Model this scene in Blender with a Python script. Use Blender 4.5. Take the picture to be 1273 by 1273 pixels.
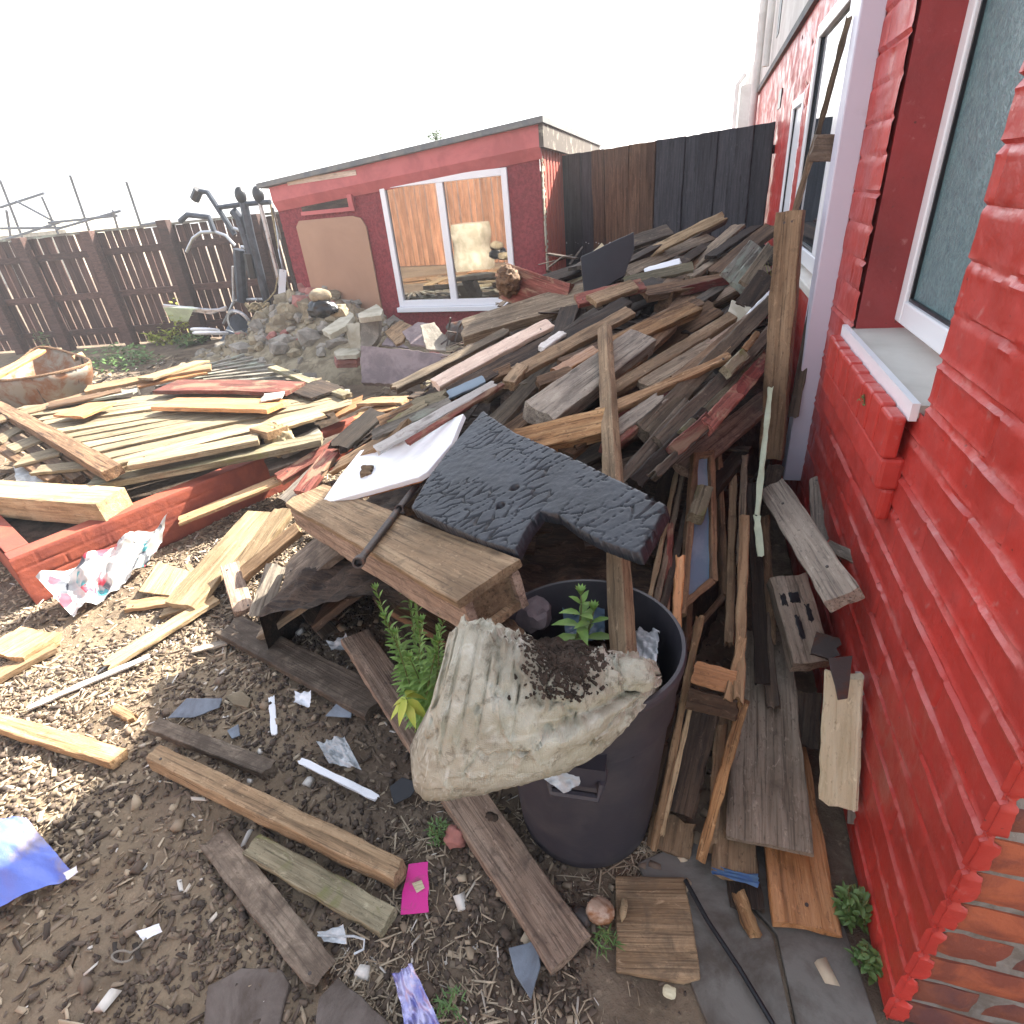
import bpy, bmesh, math, random
import numpy as np
from mathutils import Vector, Matrix, noise as mnoise
random.seed(7); RNG=np.random.RandomState(11)
for o in list(bpy.data.objects): bpy.data.objects.remove(o)
SC=bpy.context.scene; COL=SC.collection
# ---------------------------------------------------------------- camera
F=705.; CC=636.5; H=1.6
def un(v):
    v=np.array(v,float); return v/np.linalg.norm(v)
_down=un([762-CC,1890-CC,F]); _Y=un([880-CC,223-CC,F]); _Y=un(_Y-_down*(_Y@_down)); _Z=-_down; _X=np.cross(_Y,_Z)
R=np.array([_X,_Y,_Z]); CAM=np.array([0,0,H])
cd=bpy.data.cameras.new('camera'); cam=bpy.data.objects.new('camera',cd); COL.objects.link(cam)
cr,cu,cb=R@np.array([1,0,0]),R@np.array([0,-1,0]),R@np.array([0,0,-1])
cam.matrix_world=Matrix([[cr[0],cu[0],cb[0],0],[cr[1],cu[1],cb[1],0],[cr[2],cu[2],cb[2],H],[0,0,0,1]])
cd.sensor_width=36; cd.lens=36*F/1273.; cd.clip_start=.02; cd.clip_end=500
SC.camera=cam
# ---------------------------------------------------------------- light
SUN=un([.66,1.0,.93])
w=bpy.data.worlds.new('World'); SC.world=w; w.use_nodes=True
nt=w.node_tree; bg=nt.nodes['Background']; sky=nt.nodes.new('ShaderNodeTexSky'); sky.sky_type='NISHITA'; sky.sun_disc=False
sky.sun_elevation=math.asin(SUN[2]); sky.sun_rotation=math.atan2(SUN[0],SUN[1]); sky.dust_density=2.0; sky.air_density=1.0
hs=nt.nodes.new('ShaderNodeHueSaturation'); hs.inputs['Saturation'].default_value=.42
nt.links.new(sky.outputs[0],hs.inputs['Color']); nt.links.new(hs.outputs[0],bg.inputs[0]); bg.inputs[1].default_value=.115
sl=bpy.data.lights.new('sun','SUN'); sl.energy=5.0; sl.angle=math.radians(.5); sl.color=(1,.93,.82)
so=bpy.data.objects.new('sun',sl); COL.objects.link(so); so.rotation_euler=Vector(SUN).to_track_quat('Z','Y').to_euler()
SC.view_settings.view_transform='Standard'; SC.view_settings.look='None'; SC.view_settings.gamma=1; SC.view_settings.exposure=2.28
SC.render.engine='CYCLES'
# ---------------------------------------------------------------- helpers
def ray(px,py): return R@np.array([px-CC,py-CC,F])
def heap(x,y):
    v=.5+.17*np.clip(y,0,4.6)
    s=np.clip((x+3.0)/2.1,0,1); s=s*s*(3-2*s)
    q=np.clip((y-1.1-3.6*np.clip(x,0,1))/.7,0,1); q=q*q*(3-2*q)
    return v*s*np.clip((y-.9)/.4,0,1)*(q if x>-.05 else 1)
def G(px,py,z=0):
    r=ray(px,py); return CAM+r*((z-H)/r[2])
def Yp(px,py,y):
    r=ray(px,py); return CAM+r*(y/r[1])
def Xp(px,py,x):
    r=ray(px,py); return CAM+r*(x/r[0])
def S(px,py):
    r=ray(px,py); p=CAM+r*.006
    t=.0008
    while t<.0095:
        p=CAM+r*t
        if p[2]<=heap(p[0],p[1]): return p
        t+=.00001
    return CAM+r*(4.6/r[1])
def pt(s):
    if len(s)==2: return S(*s)
    if len(s)==3: return G(s[0],s[1],s[2])
    return Yp(s[0],s[1],s[3]) if s[2]=='Y' else (Xp(s[0],s[1],s[3]) if s[2]=='X' else CAM+un(ray(s[0],s[1]))*s[3])
def proj(p):
    q=R.T@(np.array(p)-CAM); return np.array([CC+F*q[0]/q[2],CC+F*q[1]/q[2]])
def tag(o,label=None,cat=None,group=None,kind=None):
    if label: o['label']=label
    if cat: o['category']=cat
    if group: o['group']=group
    if kind: o['kind']=kind
    return o
def smooth(me,ang=.7):
    for p in me.polygons: p.use_smooth=True
    try: me.set_sharp_from_angle(angle=ang)
    except Exception: pass
def mobj(name,verts,faces,mat,parent=None,mw=None,sm=True,ang=.7):
    me=bpy.data.meshes.new(name); me.from_pydata([tuple(map(float,v)) for v in verts],[],[tuple(f) for f in faces]); me.update()
    if mat is not None:
        for m in (mat if isinstance(mat,(list,tuple)) else [mat]): me.materials.append(m)
    if sm: smooth(me,ang)
    o=bpy.data.objects.new(name,me); COL.objects.link(o)
    if mw is not None: o.matrix_world=mw
    if parent is not None:
        o.parent=parent
        o.matrix_parent_inverse=parent.matrix_world.inverted()
    return o
def empty(name,loc,label,cat,group=None):
    o=bpy.data.objects.new(name,None); COL.objects.link(o); o.empty_display_size=.1
    o.matrix_world=Matrix.Translation(Vector(loc)); return tag(o,label,cat,group)
def frame(X,n,org):
    X=un(X); Y=un(np.cross(n,X)); Z=np.cross(X,Y)
    return Matrix([[X[0],Y[0],Z[0],org[0]],[X[1],Y[1],Z[1],org[1]],[X[2],Y[2],Z[2],org[2]],[0,0,0,1]])
class MB:
    def __init__(s): s.v=[]; s.f=[]
    def add(s,v,f):
        b=len(s.v); s.v+= [tuple(map(float,a)) for a in v]; s.f+=[tuple(i+b for i in q) for q in f]
    def box(s,x0,x1,y0,y1,z0,z1,M=None):
        v=[(x,y,z) for x in(x0,x1) for y in(y0,y1) for z in(z0,z1)]
        if M is not None: v=[tuple(M@Vector(a)) for a in v]
        s.add(v,[(0,1,3,2),(4,6,7,5),(0,4,5,1),(2,3,7,6),(0,2,6,4),(1,5,7,3)])
    def tube(s,pts,r,n=8,cap=True):
        pts=[np.array(p,float) for p in pts]; rs=r if hasattr(r,'__len__') else [r]*len(pts)
        b=len(s.v); prev=None
        for i,p in enumerate(pts):
            t=un(pts[min(i+1,len(pts)-1)]-pts[max(i-1,0)])
            a=np.array([0,0,1.]) if abs(t[2])<.9 else np.array([1.,0,0])
            if prev is not None: a=prev
            u=un(a-t*(a@t)); prev=u; v=np.cross(t,u)
            for k in range(n):
                th=2*math.pi*k/n; s.v.append(tuple(p+rs[i]*(u*math.cos(th)+v*math.sin(th))))
        for i in range(len(pts)-1):
            for k in range(n):
                a0=b+i*n+k; a1=b+i*n+(k+1)%n; s.f.append((a0,a1,a1+n,a0+n))
        if cap:
            s.f.append(tuple(b+k for k in range(n))[::-1]); s.f.append(tuple(b+(len(pts)-1)*n+k for k in range(n)))
    def build(s,name,mat,parent=None,sm=True,ang=.7): return mobj(name,s.v,s.f,mat,parent,None,sm,ang)
def bevel(o,wd,seg=2):
    m=o.modifiers.new('bevel','BEVEL'); m.width=wd; m.segments=seg; m.limit_method='ANGLE'; m.angle_limit=.6; return o
_lat=RNG.rand(256,256)
def vnoise(a,b):
    a=np.asarray(a,float); b=np.asarray(b,float)
    i=np.floor(a).astype(int); j=np.floor(b).astype(int); u=a-i; v=b-j; u=u*u*(3-2*u); v=v*v*(3-2*v)
    g=lambda x,y:_lat[x%256,y%256]
    return (g(i,j)*(1-u)+g(i+1,j)*u)*(1-v)+(g(i,j+1)*(1-u)+g(i+1,j+1)*u)*v
def fbm(a,b,o=4):
    s=0;m=.5
    for k in range(o): s=s+m*vnoise(a*2**k+17*k,b*2**k+5*k); m*=.5
    return s
# ---------------------------------------------------------------- materials
def newmat(name):
    m=bpy.data.materials.new(name); m.use_nodes=True; nt=m.node_tree; b=nt.nodes['Principled BSDF']; return m,nt,b
def N(nt,t,**k):
    n=nt.nodes.new(t)
    for a,b in k.items(): setattr(n,a,b)
    return n
def ramp(nt,fac,stops):
    r=N(nt,'ShaderNodeValToRGB'); e=r.color_ramp.elements
    while len(e)<len(stops): e.new(.5)
    for i,(p,c) in enumerate(stops):
        e[i].position=p; e[i].color=(c[0],c[1],c[2],1) if hasattr(c,'__len__') else (c,c,c,1)
    nt.links.new(fac,r.inputs[0]); return r.outputs[0]
def mix(nt,fac,a,b,mode='MIX'):
    n=N(nt,'ShaderNodeMix',data_type='RGBA',blend_type=mode)
    for sck,val in ((n.inputs[0],fac),(n.inputs[6],a),(n.inputs[7],b)):
        if hasattr(val,'links'): nt.links.new(val,sck)
        elif hasattr(val,'__len__'): sck.default_value=(val[0],val[1],val[2],1)
        else: sck.default_value=val
    return n.outputs[2]
def coords(nt,scale=(1,1,1),rand=True):
    tc=N(nt,'ShaderNodeTexCoord'); mp=N(nt,'ShaderNodeMapping'); mp.inputs['Scale'].default_value=scale
    if rand:
        oi=N(nt,'ShaderNodeObjectInfo'); ml=N(nt,'ShaderNodeMath',operation='MULTIPLY'); ml.inputs[1].default_value=53.
        nt.links.new(oi.outputs['Random'],ml.inputs[0]); ad=N(nt,'ShaderNodeVectorMath',operation='ADD')
        nt.links.new(tc.outputs['Object'],ad.inputs[0]); nt.links.new(ml.outputs[0],ad.inputs[1]); nt.links.new(ad.outputs[0],mp.inputs[0])
    else: nt.links.new(tc.outputs['Object'],mp.inputs[0])
    return mp.outputs[0]
def noise(nt,vec,sc,det=5,dist=0,rough=.55):
    n=N(nt,'ShaderNodeTexNoise'); nt.links.new(vec,n.inputs['Vector']); n.inputs['Scale'].default_value=sc; n.inputs['Detail'].default_value=det
    n.inputs['Distortion'].default_value=dist; n.inputs['Roughness'].default_value=rough; return n.outputs['Fac']
def bump(nt,b,h,st=.4,d=.01,chain=None):
    n=N(nt,'ShaderNodeBump'); n.inputs['Strength'].default_value=st; n.inputs['Distance'].default_value=d; nt.links.new(h,n.inputs['Height'])
    if chain is not None: nt.links.new(chain,n.inputs['Normal'])
    nt.links.new(n.outputs[0],b.inputs['Normal']); return n.outputs[0]
def L(nt,a,b): nt.links.new(a,b)
def wood(name,c1,c2,dark,rough=.78,stain=.6,dirt=None,dirtamt=.5,var=.35,spec=.3,cracks=.6,patch=None,patchamt=.55):
    m,nt,b=newmat(name)
    g=noise(nt,coords(nt,(1.6,26,26)),1.6,7,.7,.6)
    col=ramp(nt,g,[(.28,dark),(.45,c1),(.68,c2)])
    fine=noise(nt,coords(nt,(2.2,110,110)),1.3,4,.2,.6)
    crk=ramp(nt,fine,[(.34,0),(.46,1)])
    col=mix(nt,cracks,col,mix(nt,crk,[d*.45 for d in dark],(1,1,1)),'MULTIPLY')
    st=noise(nt,coords(nt,(1.2,3.5,3.5)),2.2,6,.5,.62)
    col=mix(nt,ramp(nt,st,[(.42,0),(.66,stain)]),col,[d*.8 for d in dark])
    sk=noise(nt,coords(nt,(1.5,3,3)),34,6,.4,.72); col=mix(nt,ramp(nt,sk,[(.57,0),(.68,.75)]),col,[d*.7 for d in dark])
    sw=noise(nt,coords(nt,(2,5,5)),12,6,.8,.7); col=mix(nt,ramp(nt,sw,[(.58,0),(.70,.5)]),col,[min(1,c*1.35+.03) for c in c2])
    if patch is not None:
        pn=noise(nt,coords(nt,(1.0,2.6,2.6)),3.2,7,.9,.65)
        col=mix(nt,ramp(nt,pn,[(patchamt-.04,0),(patchamt+.05,1)]),col,patch)
    if dirt is not None:
        dn=noise(nt,coords(nt,(3,3,3)),4.5,8,.6,.7)
        col=mix(nt,ramp(nt,dn,[(dirtamt-.12,0),(dirtamt+.1,.92)]),col,dirt)
    vo=N(nt,'ShaderNodeTexVoronoi'); L(nt,coords(nt,(2.1,7,7)),vo.inputs['Vector']); vo.inputs['Scale'].default_value=1.5
    kn=ramp(nt,vo.outputs['Distance'],[(.05,1),(.13,0)])
    col=mix(nt,mix(nt,.7,(0,0,0),kn,'MIX') ,col,[d*.5 for d in dark])
    hv=N(nt,'ShaderNodeHueSaturation'); oi=N(nt,'ShaderNodeObjectInfo'); mr=N(nt,'ShaderNodeMapRange')
    mr.inputs[3].default_value=1-var; mr.inputs[4].default_value=1+var; L(nt,oi.outputs['Random'],mr.inputs[0]); L(nt,mr.outputs[0],hv.inputs['Value'])
    L(nt,col,hv.inputs['Color']); L(nt,hv.outputs[0],b.inputs['Base Color'])
    b.inputs['Roughness'].default_value=rough; b.inputs['Specular IOR Level'].default_value=spec
    n1=bump(nt,b,g,.6,.008); n2=bump(nt,b,fine,.7,.005,n1); bump(nt,b,sk,.35,.003,n2)
    return m
def plain(name,c,rough=.6,metal=0,var=.15,sc=8,bmp=.2,bd=.004,c2=None,amt=.5,spec=.4,edge=.08):
    m,nt,b=newmat(name); v=coords(nt); n=noise(nt,v,sc,7,.4,.65)
    c2=c2 or [x*(1-2*var) for x in c]
    L(nt,ramp(nt,n,[(amt-edge,c),(amt+edge,c2)]),b.inputs['Base Color'])
    b.inputs['Roughness'].default_value=rough; b.inputs['Metallic'].default_value=metal; b.inputs['Specular IOR Level'].default_value=spec
    n3=noise(nt,v,sc*6,6,0,.7); c1=bump(nt,b,n,bmp,bd*2); bump(nt,b,n3,bmp,bd,c1); return m
M={}
M['pine']=wood('pine_wood',(.34,.21,.11),(.48,.32,.18),(.13,.075,.035))
M['tan']=wood('tan_wood',(.28,.185,.105),(.40,.285,.17),(.12,.08,.045),dirt=(.07,.05,.035),dirtamt=.68)
M['grey']=wood('grey_weathered_wood',(.19,.145,.098),(.31,.245,.17),(.07,.055,.042),stain=.6,cracks=.6)
M['greydirt']=wood('muddy_grey_wood',(.20,.155,.115),(.30,.24,.18),(.07,.05,.038),dirt=(.075,.055,.04),dirtamt=.5)
M['greybeige']=wood('beige_grey_plank',(.25,.205,.155),(.36,.30,.235),(.09,.07,.05),stain=.5,dirt=(.09,.07,.05),dirtamt=.66)
M['silver']=wood('silver_grey_wood',(.30,.255,.20),(.43,.375,.30),(.12,.10,.085),cracks=.7,var=.15)
M['brown']=wood('brown_wood',(.15,.088,.048),(.26,.16,.09),(.045,.025,.015),stain=.6)
M['dark']=wood('dark_wood',(.034,.022,.015),(.080,.053,.035),(.015,.011,.009),stain=.6,var=.5)
M['darkgrey']=wood('dark_grey_wood',(.075,.055,.040),(.15,.115,.080),(.03,.026,.022),stain=.6,var=.3)
M['mossy']=wood('mossy_wood',(.20,.17,.11),(.30,.27,.18),(.07,.06,.035),patch=(.13,.13,.05),patchamt=.58)
M['orange']=wood('orange_brown_wood',(.42,.19,.07),(.55,.28,.12),(.16,.07,.025),rough=.45,spec=.5,cracks=.2,stain=.3)
M['rot']=wood('rotten_orange_wood',(.36,.19,.08),(.52,.33,.16),(.07,.035,.015),stain=.7,cracks=.7)
M['redp']=wood('flaking_red_painted_wood',(.17,.035,.03),(.24,.06,.045),(.09,.02,.015),patch=(.28,.19,.12),patchamt=.6)
M['redp2']=wood('red_brown_painted_wood',(.20,.06,.045),(.28,.10,.075),(.07,.03,.02),patch=(.26,.17,.11),patchamt=.55)
M['whitep']=wood('flaking_white_painted_wood',(.66,.64,.60),(.78,.76,.72),(.40,.36,.31),patch=(.22,.15,.10),patchamt=.62,cracks=.15,stain=.15)
M['pinkp']=wood('pale_pink_board',(.58,.45,.36),(.68,.56,.46),(.36,.25,.19),stain=.3,cracks=.2)
M['pinkbrown']=wood('pinkish_brown_plank',(.30,.21,.15),(.43,.32,.24),(.10,.065,.05),stain=.55,dirt=(.07,.05,.04),dirtamt=.64)
M['cream']=wood('cream_board',(.62,.56,.38),(.72,.67,.49),(.42,.36,.22),rough=.6,cracks=.08,stain=.2,var=.05)
M['ply']=wood('dirty_plywood',(.33,.215,.12),(.43,.30,.18),(.16,.10,.055),dirt=(.12,.085,.055),dirtamt=.58,var=.1)
M['pale']=wood('pale_sawn_wood',(.37,.265,.15),(.48,.36,.22),(.17,.115,.06),var=.25,cracks=.3)
M['slat']=wood('grey_green_slat_wood',(.22,.20,.165),(.31,.29,.245),(.09,.08,.065),var=.25,patch=(.30,.33,.27),patchamt=.56)
M['slaty']=wood('yellowed_slat_wood',(.27,.215,.135),(.37,.30,.195),(.11,.085,.05),var=.2)
M['fence']=wood('stained_fence_wood',(.085,.045,.037),(.13,.07,.055),(.04,.022,.018),var=.3,stain=.4)
M['fenceblack']=wood('dark_blue_grey_fence_wood',(.036,.036,.042),(.058,.056,.062),(.016,.015,.018),var=.25,stain=.4)
M['fencebrown']=wood('brown_fence_wood',(.105,.06,.036),(.16,.095,.06),(.04,.022,.014),var=.25,stain=.5)
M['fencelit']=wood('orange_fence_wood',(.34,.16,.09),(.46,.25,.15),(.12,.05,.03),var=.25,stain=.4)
M['laminate']=plain('white_laminate',(.80,.82,.85),.35,c2=(.62,.62,.63),amt=.68,sc=9,bmp=.05)
M['greenish']=plain('pale_green_plastic',(.52,.60,.42),.4,var=.1)
M['glass_blue']=plain('dusty_blue_glass',(.12,.19,.26),.18,c2=(.20,.27,.33),sc=3,bmp=.05,spec=.6)
M['white']=plain('white_upvc',(.80,.81,.84),.28,c2=(.70,.70,.72),amt=.72,sc=5,bmp=.03)
M['lavender']=plain('lavender_white_paint',(.58,.58,.68),.4,c2=(.50,.49,.56),amt=.66,sc=4,bmp=.08)
M['bin']=plain('charcoal_plastic',(.035,.033,.042),.5,c2=(.055,.05,.055),amt=.55,sc=5,bmp=.15,spec=.4)
M['soil']=plain('dark_soil',(.075,.055,.042),.95,c2=(.035,.026,.02),sc=12,bmp=.8,bd=.01,spec=.1)
M['concrete']=plain('stained_concrete',(.155,.145,.13),.85,c2=(.085,.072,.06),sc=6,bmp=.4,spec=.2)
M['slab']=plain('purple_grey_stone',(.27,.22,.22),.85,c2=(.18,.145,.15),sc=5,bmp=.5,bd=.008,spec=.2)
M['rubble']=plain('ochre_rubble_stone',(.34,.29,.20),.9,c2=(.19,.155,.105),sc=6,bmp=.7,bd=.01,spec=.15)
M['greystone']=plain('grey_rubble_stone',(.36,.33,.28),.9,c2=(.22,.20,.17),sc=6,bmp=.6,bd=.01,spec=.15)
M['palestone']=plain('pale_limestone',(.50,.47,.38),.85,c2=(.36,.33,.25),sc=5,bmp=.5,spec=.2)
M['flag']=plain('damp_brown_flagstone',(.155,.13,.115),.85,c2=(.09,.072,.06),sc=7,bmp=.5,bd=.008,spec=.2)
M['sill']=plain('off_white_sill_paint',(.60,.58,.53),.6,c2=(.48,.46,.41),sc=4,bmp=.15,edge=.15)
M['tile']=plain('pink_clay_tile',(.40,.17,.14),.8,c2=(.28,.12,.10),sc=7,bmp=.3)
M['slate']=plain('blue_grey_slate',(.20,.24,.29),.5,c2=(.13,.15,.18),sc=9,bmp=.25)
M['black']=plain('black_plastic',(.012,.013,.016),.35,var=.1)
M['chrome']=plain('dull_metal',(.45,.46,.48),.35,.8,c2=(.22,.2,.18),amt=.6,sc=14)
M['iron']=plain('rusty_dark_iron',(.075,.065,.06),.55,.5,c2=(.13,.055,.03),amt=.6,sc=16,bmp=.4)
M['rust']=plain('rusted_sheet_steel',(.26,.24,.20),.7,.2,c2=(.20,.085,.035),amt=.52,sc=5,bmp=.4)
M['gym']=plain('blue_grey_metal',(.05,.06,.08),.4,.4,var=.2)
M['rope']=plain('tan_rope',(.42,.34,.20),.9,var=.2,sc=30)
M['pink']=plain('magenta_card',(.62,.02,.26),.4,c2=(.22,.08,.09),amt=.60,sc=26)
M['bluepl']=plain('blue_plastic_film',(.13,.19,.58),.3,c2=(.30,.25,.22),amt=.60,sc=7,bmp=.3,bd=.01)
M['foil']=plain('lilac_foil',(.50,.48,.68),.18,.6,c2=(.22,.22,.5),sc=14,bmp=.4)
M['film']=plain('clear_grey_film',(.55,.58,.60),.3,c2=(.35,.37,.38),sc=14,bmp=.4)
M['shell']=plain('glossy_brown_shell',(.22,.10,.05),.25,c2=(.42,.30,.22),sc=18,bmp=.1)
M['redbrick']=plain('bare_red_brick',(.35,.10,.05),.85,c2=(.20,.06,.04),sc=9,bmp=.5,bd=.006,spec=.2)
M['darkbrick']=plain('bare_dark_brick',(.13,.055,.05),.85,c2=(.20,.07,.045),sc=9,bmp=.5,bd=.006,spec=.2)
M['mortar']=plain('grey_mortar',(.25,.23,.21),.9,c2=(.16,.14,.12),sc=14,bmp=.6,bd=.006,spec=.1)
M['upper']=plain('white_render',(.70,.69,.66),.9,c2=(.6,.58,.55),sc=4,bmp=.3)
M['roof']=plain('grey_felt_roof',(.12,.13,.14),.8,c2=(.18,.18,.17),sc=6,bmp=.3)
M['fascia']=plain('pink_red_fascia_paint',(.50,.12,.12),.6,c2=(.40,.09,.09),sc=3,bmp=.1)
M['corr']=plain('orange_red_wall_paint',(.42,.09,.06),.7,c2=(.36,.075,.05),sc=3,bmp=.1)
M['panelply']=plain('brown_board_panel',(.40,.235,.15),.6,c2=(.32,.18,.115),sc=1.6,bmp=.05,edge=.2)
M['mosstop']=plain('lichen_roof_edge',(.085,.07,.058),.9,c2=(.36,.34,.27),amt=.64,sc=9,bmp=.6)
def redpaint(name,c,rough,moist=True):
    m,nt,b=newmat(name); v=coords(nt,(1,1,1),False)
    n=noise(nt,v,1.8,6,.5,.6); n2=noise(nt,v,26,7,.2,.65); n3=noise(nt,v,9,5,.3,.6)
    col=ramp(nt,n,[(.34,c),(.66,[c[0]*.62,c[1]*.7,c[2]*.7])])
    col=mix(nt,ramp(nt,n3,[(.60,0),(.70,.55)]),col,(c[0]*.55+.03,c[1]*.6+.01,c[2]*.6+.01))
    col=mix(nt,ramp(nt,n2,[(.62,0),(.74,.75)]),col,(.48,.20,.18))
    sp=noise(nt,v,75,3,0,.5); col=mix(nt,ramp(nt,sp,[(.71,0),(.74,.8)]),col,(.09,.03,.025))
    at=N(nt,'ShaderNodeAttribute'); at.attribute_name='joint'; jm=mix(nt,ramp(nt,noise(nt,v,15,5,.5,.7),[(.42,0),(.58,.75)]),(0,0,0),at.outputs['Fac']); col=mix(nt,jm,col,(.60,.20,.18))  # pale pink joints: thin dusty paint, plus sky glare painted on the groove lips
    L(nt,col,b.inputs['Base Color']); L(nt,ramp(nt,n3,[(.4,rough),(.62,rough+.28)]),b.inputs['Roughness']); b.inputs['Specular IOR Level'].default_value=.5
    a=bump(nt,b,n3,.35,.012); a=bump(nt,b,n2,.4,.005,a); return m
M['redwall']=redpaint('glossy_red_wall_paint',(.56,.050,.038),.30)
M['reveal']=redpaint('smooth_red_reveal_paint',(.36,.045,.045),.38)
M['dash']=plain('red_pebbledash',(.36,.05,.06),.8,c2=(.24,.03,.04),sc=34,bmp=1.0,bd=.012)
def frosted():
    m,nt,b=newmat('frosted_window_glass'); v=coords(nt,(1,1,1),False)
    n=noise(nt,v,45,4,2.5,.6); L(nt,ramp(nt,noise(nt,v,38,5,1.5),[(.35,(.11,.19,.21)),(.65,(.17,.28,.29))]),b.inputs['Base Color'])
    b.inputs['Roughness'].default_value=.16; b.inputs['Specular IOR Level'].default_value=.7; bump(nt,b,n,.5,.006); return m
M['frost']=frosted()
def mirrorglass(name,tint,metal,rough=.02):
    m,nt,b=newmat(name); b.inputs['Base Color'].default_value=(*tint,1); b.inputs['Metallic'].default_value=metal; b.inputs['Roughness'].default_value=rough; return m
M['glass']=mirrorglass('dark_window_glass',(.03,.04,.05),0); M['glass'].node_tree.nodes['Principled BSDF'].inputs['Specular IOR Level'].default_value=.9
M['mirror']=mirrorglass('reflective_window_glass',(.34,.32,.30),1)
def charred():
    m,nt,b=newmat('charred_wood'); v=coords(nt,(1,1,1),False); n=noise(nt,v,40,6,.3,.6); n0=noise(nt,v,5,4)
    col=ramp(nt,n0,[(.35,(.005,.006,.009)),(.65,(.018,.022,.030))])
    at=N(nt,'ShaderNodeAttribute'); at.attribute_name='crack'; col=mix(nt,ramp(nt,at.outputs['Fac'],[(.15,0),(.6,1)]),col,(.003,.003,.004)); n9=noise(nt,v,70,6,.4,.7); col=mix(nt,ramp(nt,n9,[(.5,0),(.7,.7)]),col,(.030,.033,.040))
    L(nt,col,b.inputs['Base Color']); b.inputs['Roughness'].default_value=.45; b.inputs['Specular IOR Level'].default_value=.55; bump(nt,b,n,.6,.003); return m
M['char']=charred()
def ground_mat():
    m,nt,b=newmat('trodden_earth'); v=coords(nt,(1,1,1),False)
    a=noise(nt,v,1.3,6,.5,.6); c=noise(nt,v,9,8,.5,.7); d=noise(nt,v,42,7,.3,.7); vo=N(nt,'ShaderNodeTexVoronoi'); L(nt,v,vo.inputs['Vector']); vo.inputs['Scale'].default_value=60
    col=ramp(nt,c,[(.32,(.075,.055,.040)),(.52,(.15,.112,.082)),(.70,(.24,.19,.14))])
    col=mix(nt,ramp(nt,a,[(.42,0),(.62,.45)]),col,(.27,.21,.145))
    col=mix(nt,ramp(nt,d,[(.58,0),(.70,.85)]),col,(.34,.27,.19))
    dry=ramp(nt,noise(nt,v,.8,6,.6,.65),[(.48,0),(.66,.6)]); col=mix(nt,dry,col,(.31,.24,.155))
    L(nt,col,b.inputs['Base Color']); b.inputs['Roughness'].default_value=.93; b.inputs['Specular IOR Level'].default_value=.15
    x=bump(nt,b,c,.6,.03); x=bump(nt,b,d,.7,.012,x); bump(nt,b,vo.outputs['Distance'],.3,.006,x); return m
M['earth']=ground_mat()
def sackmat():
    m,nt,b=newmat('dirty_woven_sack'); v=coords(nt,(1,1,1),False)
    n=noise(nt,v,7,7,.6,.65); g=noise(nt,v,11,6,.3,.6)
    col=ramp(nt,n,[(.28,(.17,.145,.10)),(.42,(.31,.285,.215)),(.58,(.40,.38,.30)),(.74,(.50,.48,.40))])
    col=mix(nt,ramp(nt,g,[(.50,0),(.66,.30)]),col,(.20,.18,.085))
    st=noise(nt,v,26,6,.3,.7); col=mix(nt,ramp(nt,st,[(.54,0),(.66,.75)]),col,(.11,.09,.055))
    tc=N(nt,'ShaderNodeTexCoord'); w1=N(nt,'ShaderNodeTexWave'); w1.inputs['Scale'].default_value=80; w1.inputs['Distortion'].default_value=2; L(nt,tc.outputs['Object'],w1.inputs['Vector'])
    w2=N(nt,'ShaderNodeTexWave',bands_direction='Z'); w2.inputs['Scale'].default_value=95; w2.inputs['Distortion'].default_value=2; L(nt,tc.outputs['Object'],w2.inputs['Vector'])
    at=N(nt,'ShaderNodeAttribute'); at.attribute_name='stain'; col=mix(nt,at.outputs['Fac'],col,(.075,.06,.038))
    a2=N(nt,'ShaderNodeAttribute'); a2.attribute_name='crease'; col=mix(nt,a2.outputs['Fac'],col,(.60,.59,.52)); L(nt,col,b.inputs['Base Color']); b.inputs['Roughness'].default_value=.75
    a=bump(nt,b,n,.12,.01); a=a=bump(nt,b,w1.outputs['Fac'],.35,.0016,a); bump(nt,b,w2.outputs['Fac'],.35,.0016,a); return m
M['sack']=sackmat()
def leafmat(name,c,c2):
    m,nt,b=newmat(name); v=coords(nt); n=noise(nt,v,25,3); L(nt,ramp(nt,n,[(.35,c),(.65,c2)]),b.inputs['Base Color']); b.inputs['Roughness'].default_value=.5
    b.inputs['Transmission Weight'].default_value=0; b.inputs['Subsurface Weight'].default_value=.0; return m
M['leaf']=leafmat('green_leaf',(.14,.26,.05),(.24,.38,.09)); M['leafy']=leafmat('yellow_green_leaf',(.34,.42,.05),(.46,.46,.08)); M['leafd']=leafmat('dark_green_leaf',(.07,.14,.035),(.13,.22,.06))
M['stem']=plain('green_brown_stem',(.16,.17,.06),.7,var=.2)
M['straw']=leafmat('dry_straw',(.30,.25,.18),(.42,.36,.27))
def chipmat():
    m,nt,b=newmat('mixed_chips'); at=N(nt,'ShaderNodeAttribute'); at.attribute_name='tone'
    L(nt,ramp(nt,at.outputs['Fac'],[(0,(.055,.04,.03)),(.40,(.15,.11,.08)),(.72,(.32,.25,.17)),(.93,(.48,.40,.29)),(1,(.64,.61,.56))]),b.inputs['Base Color']); b.inputs['Roughness'].default_value=.85; return m
M['chips']=chipmat()
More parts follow.
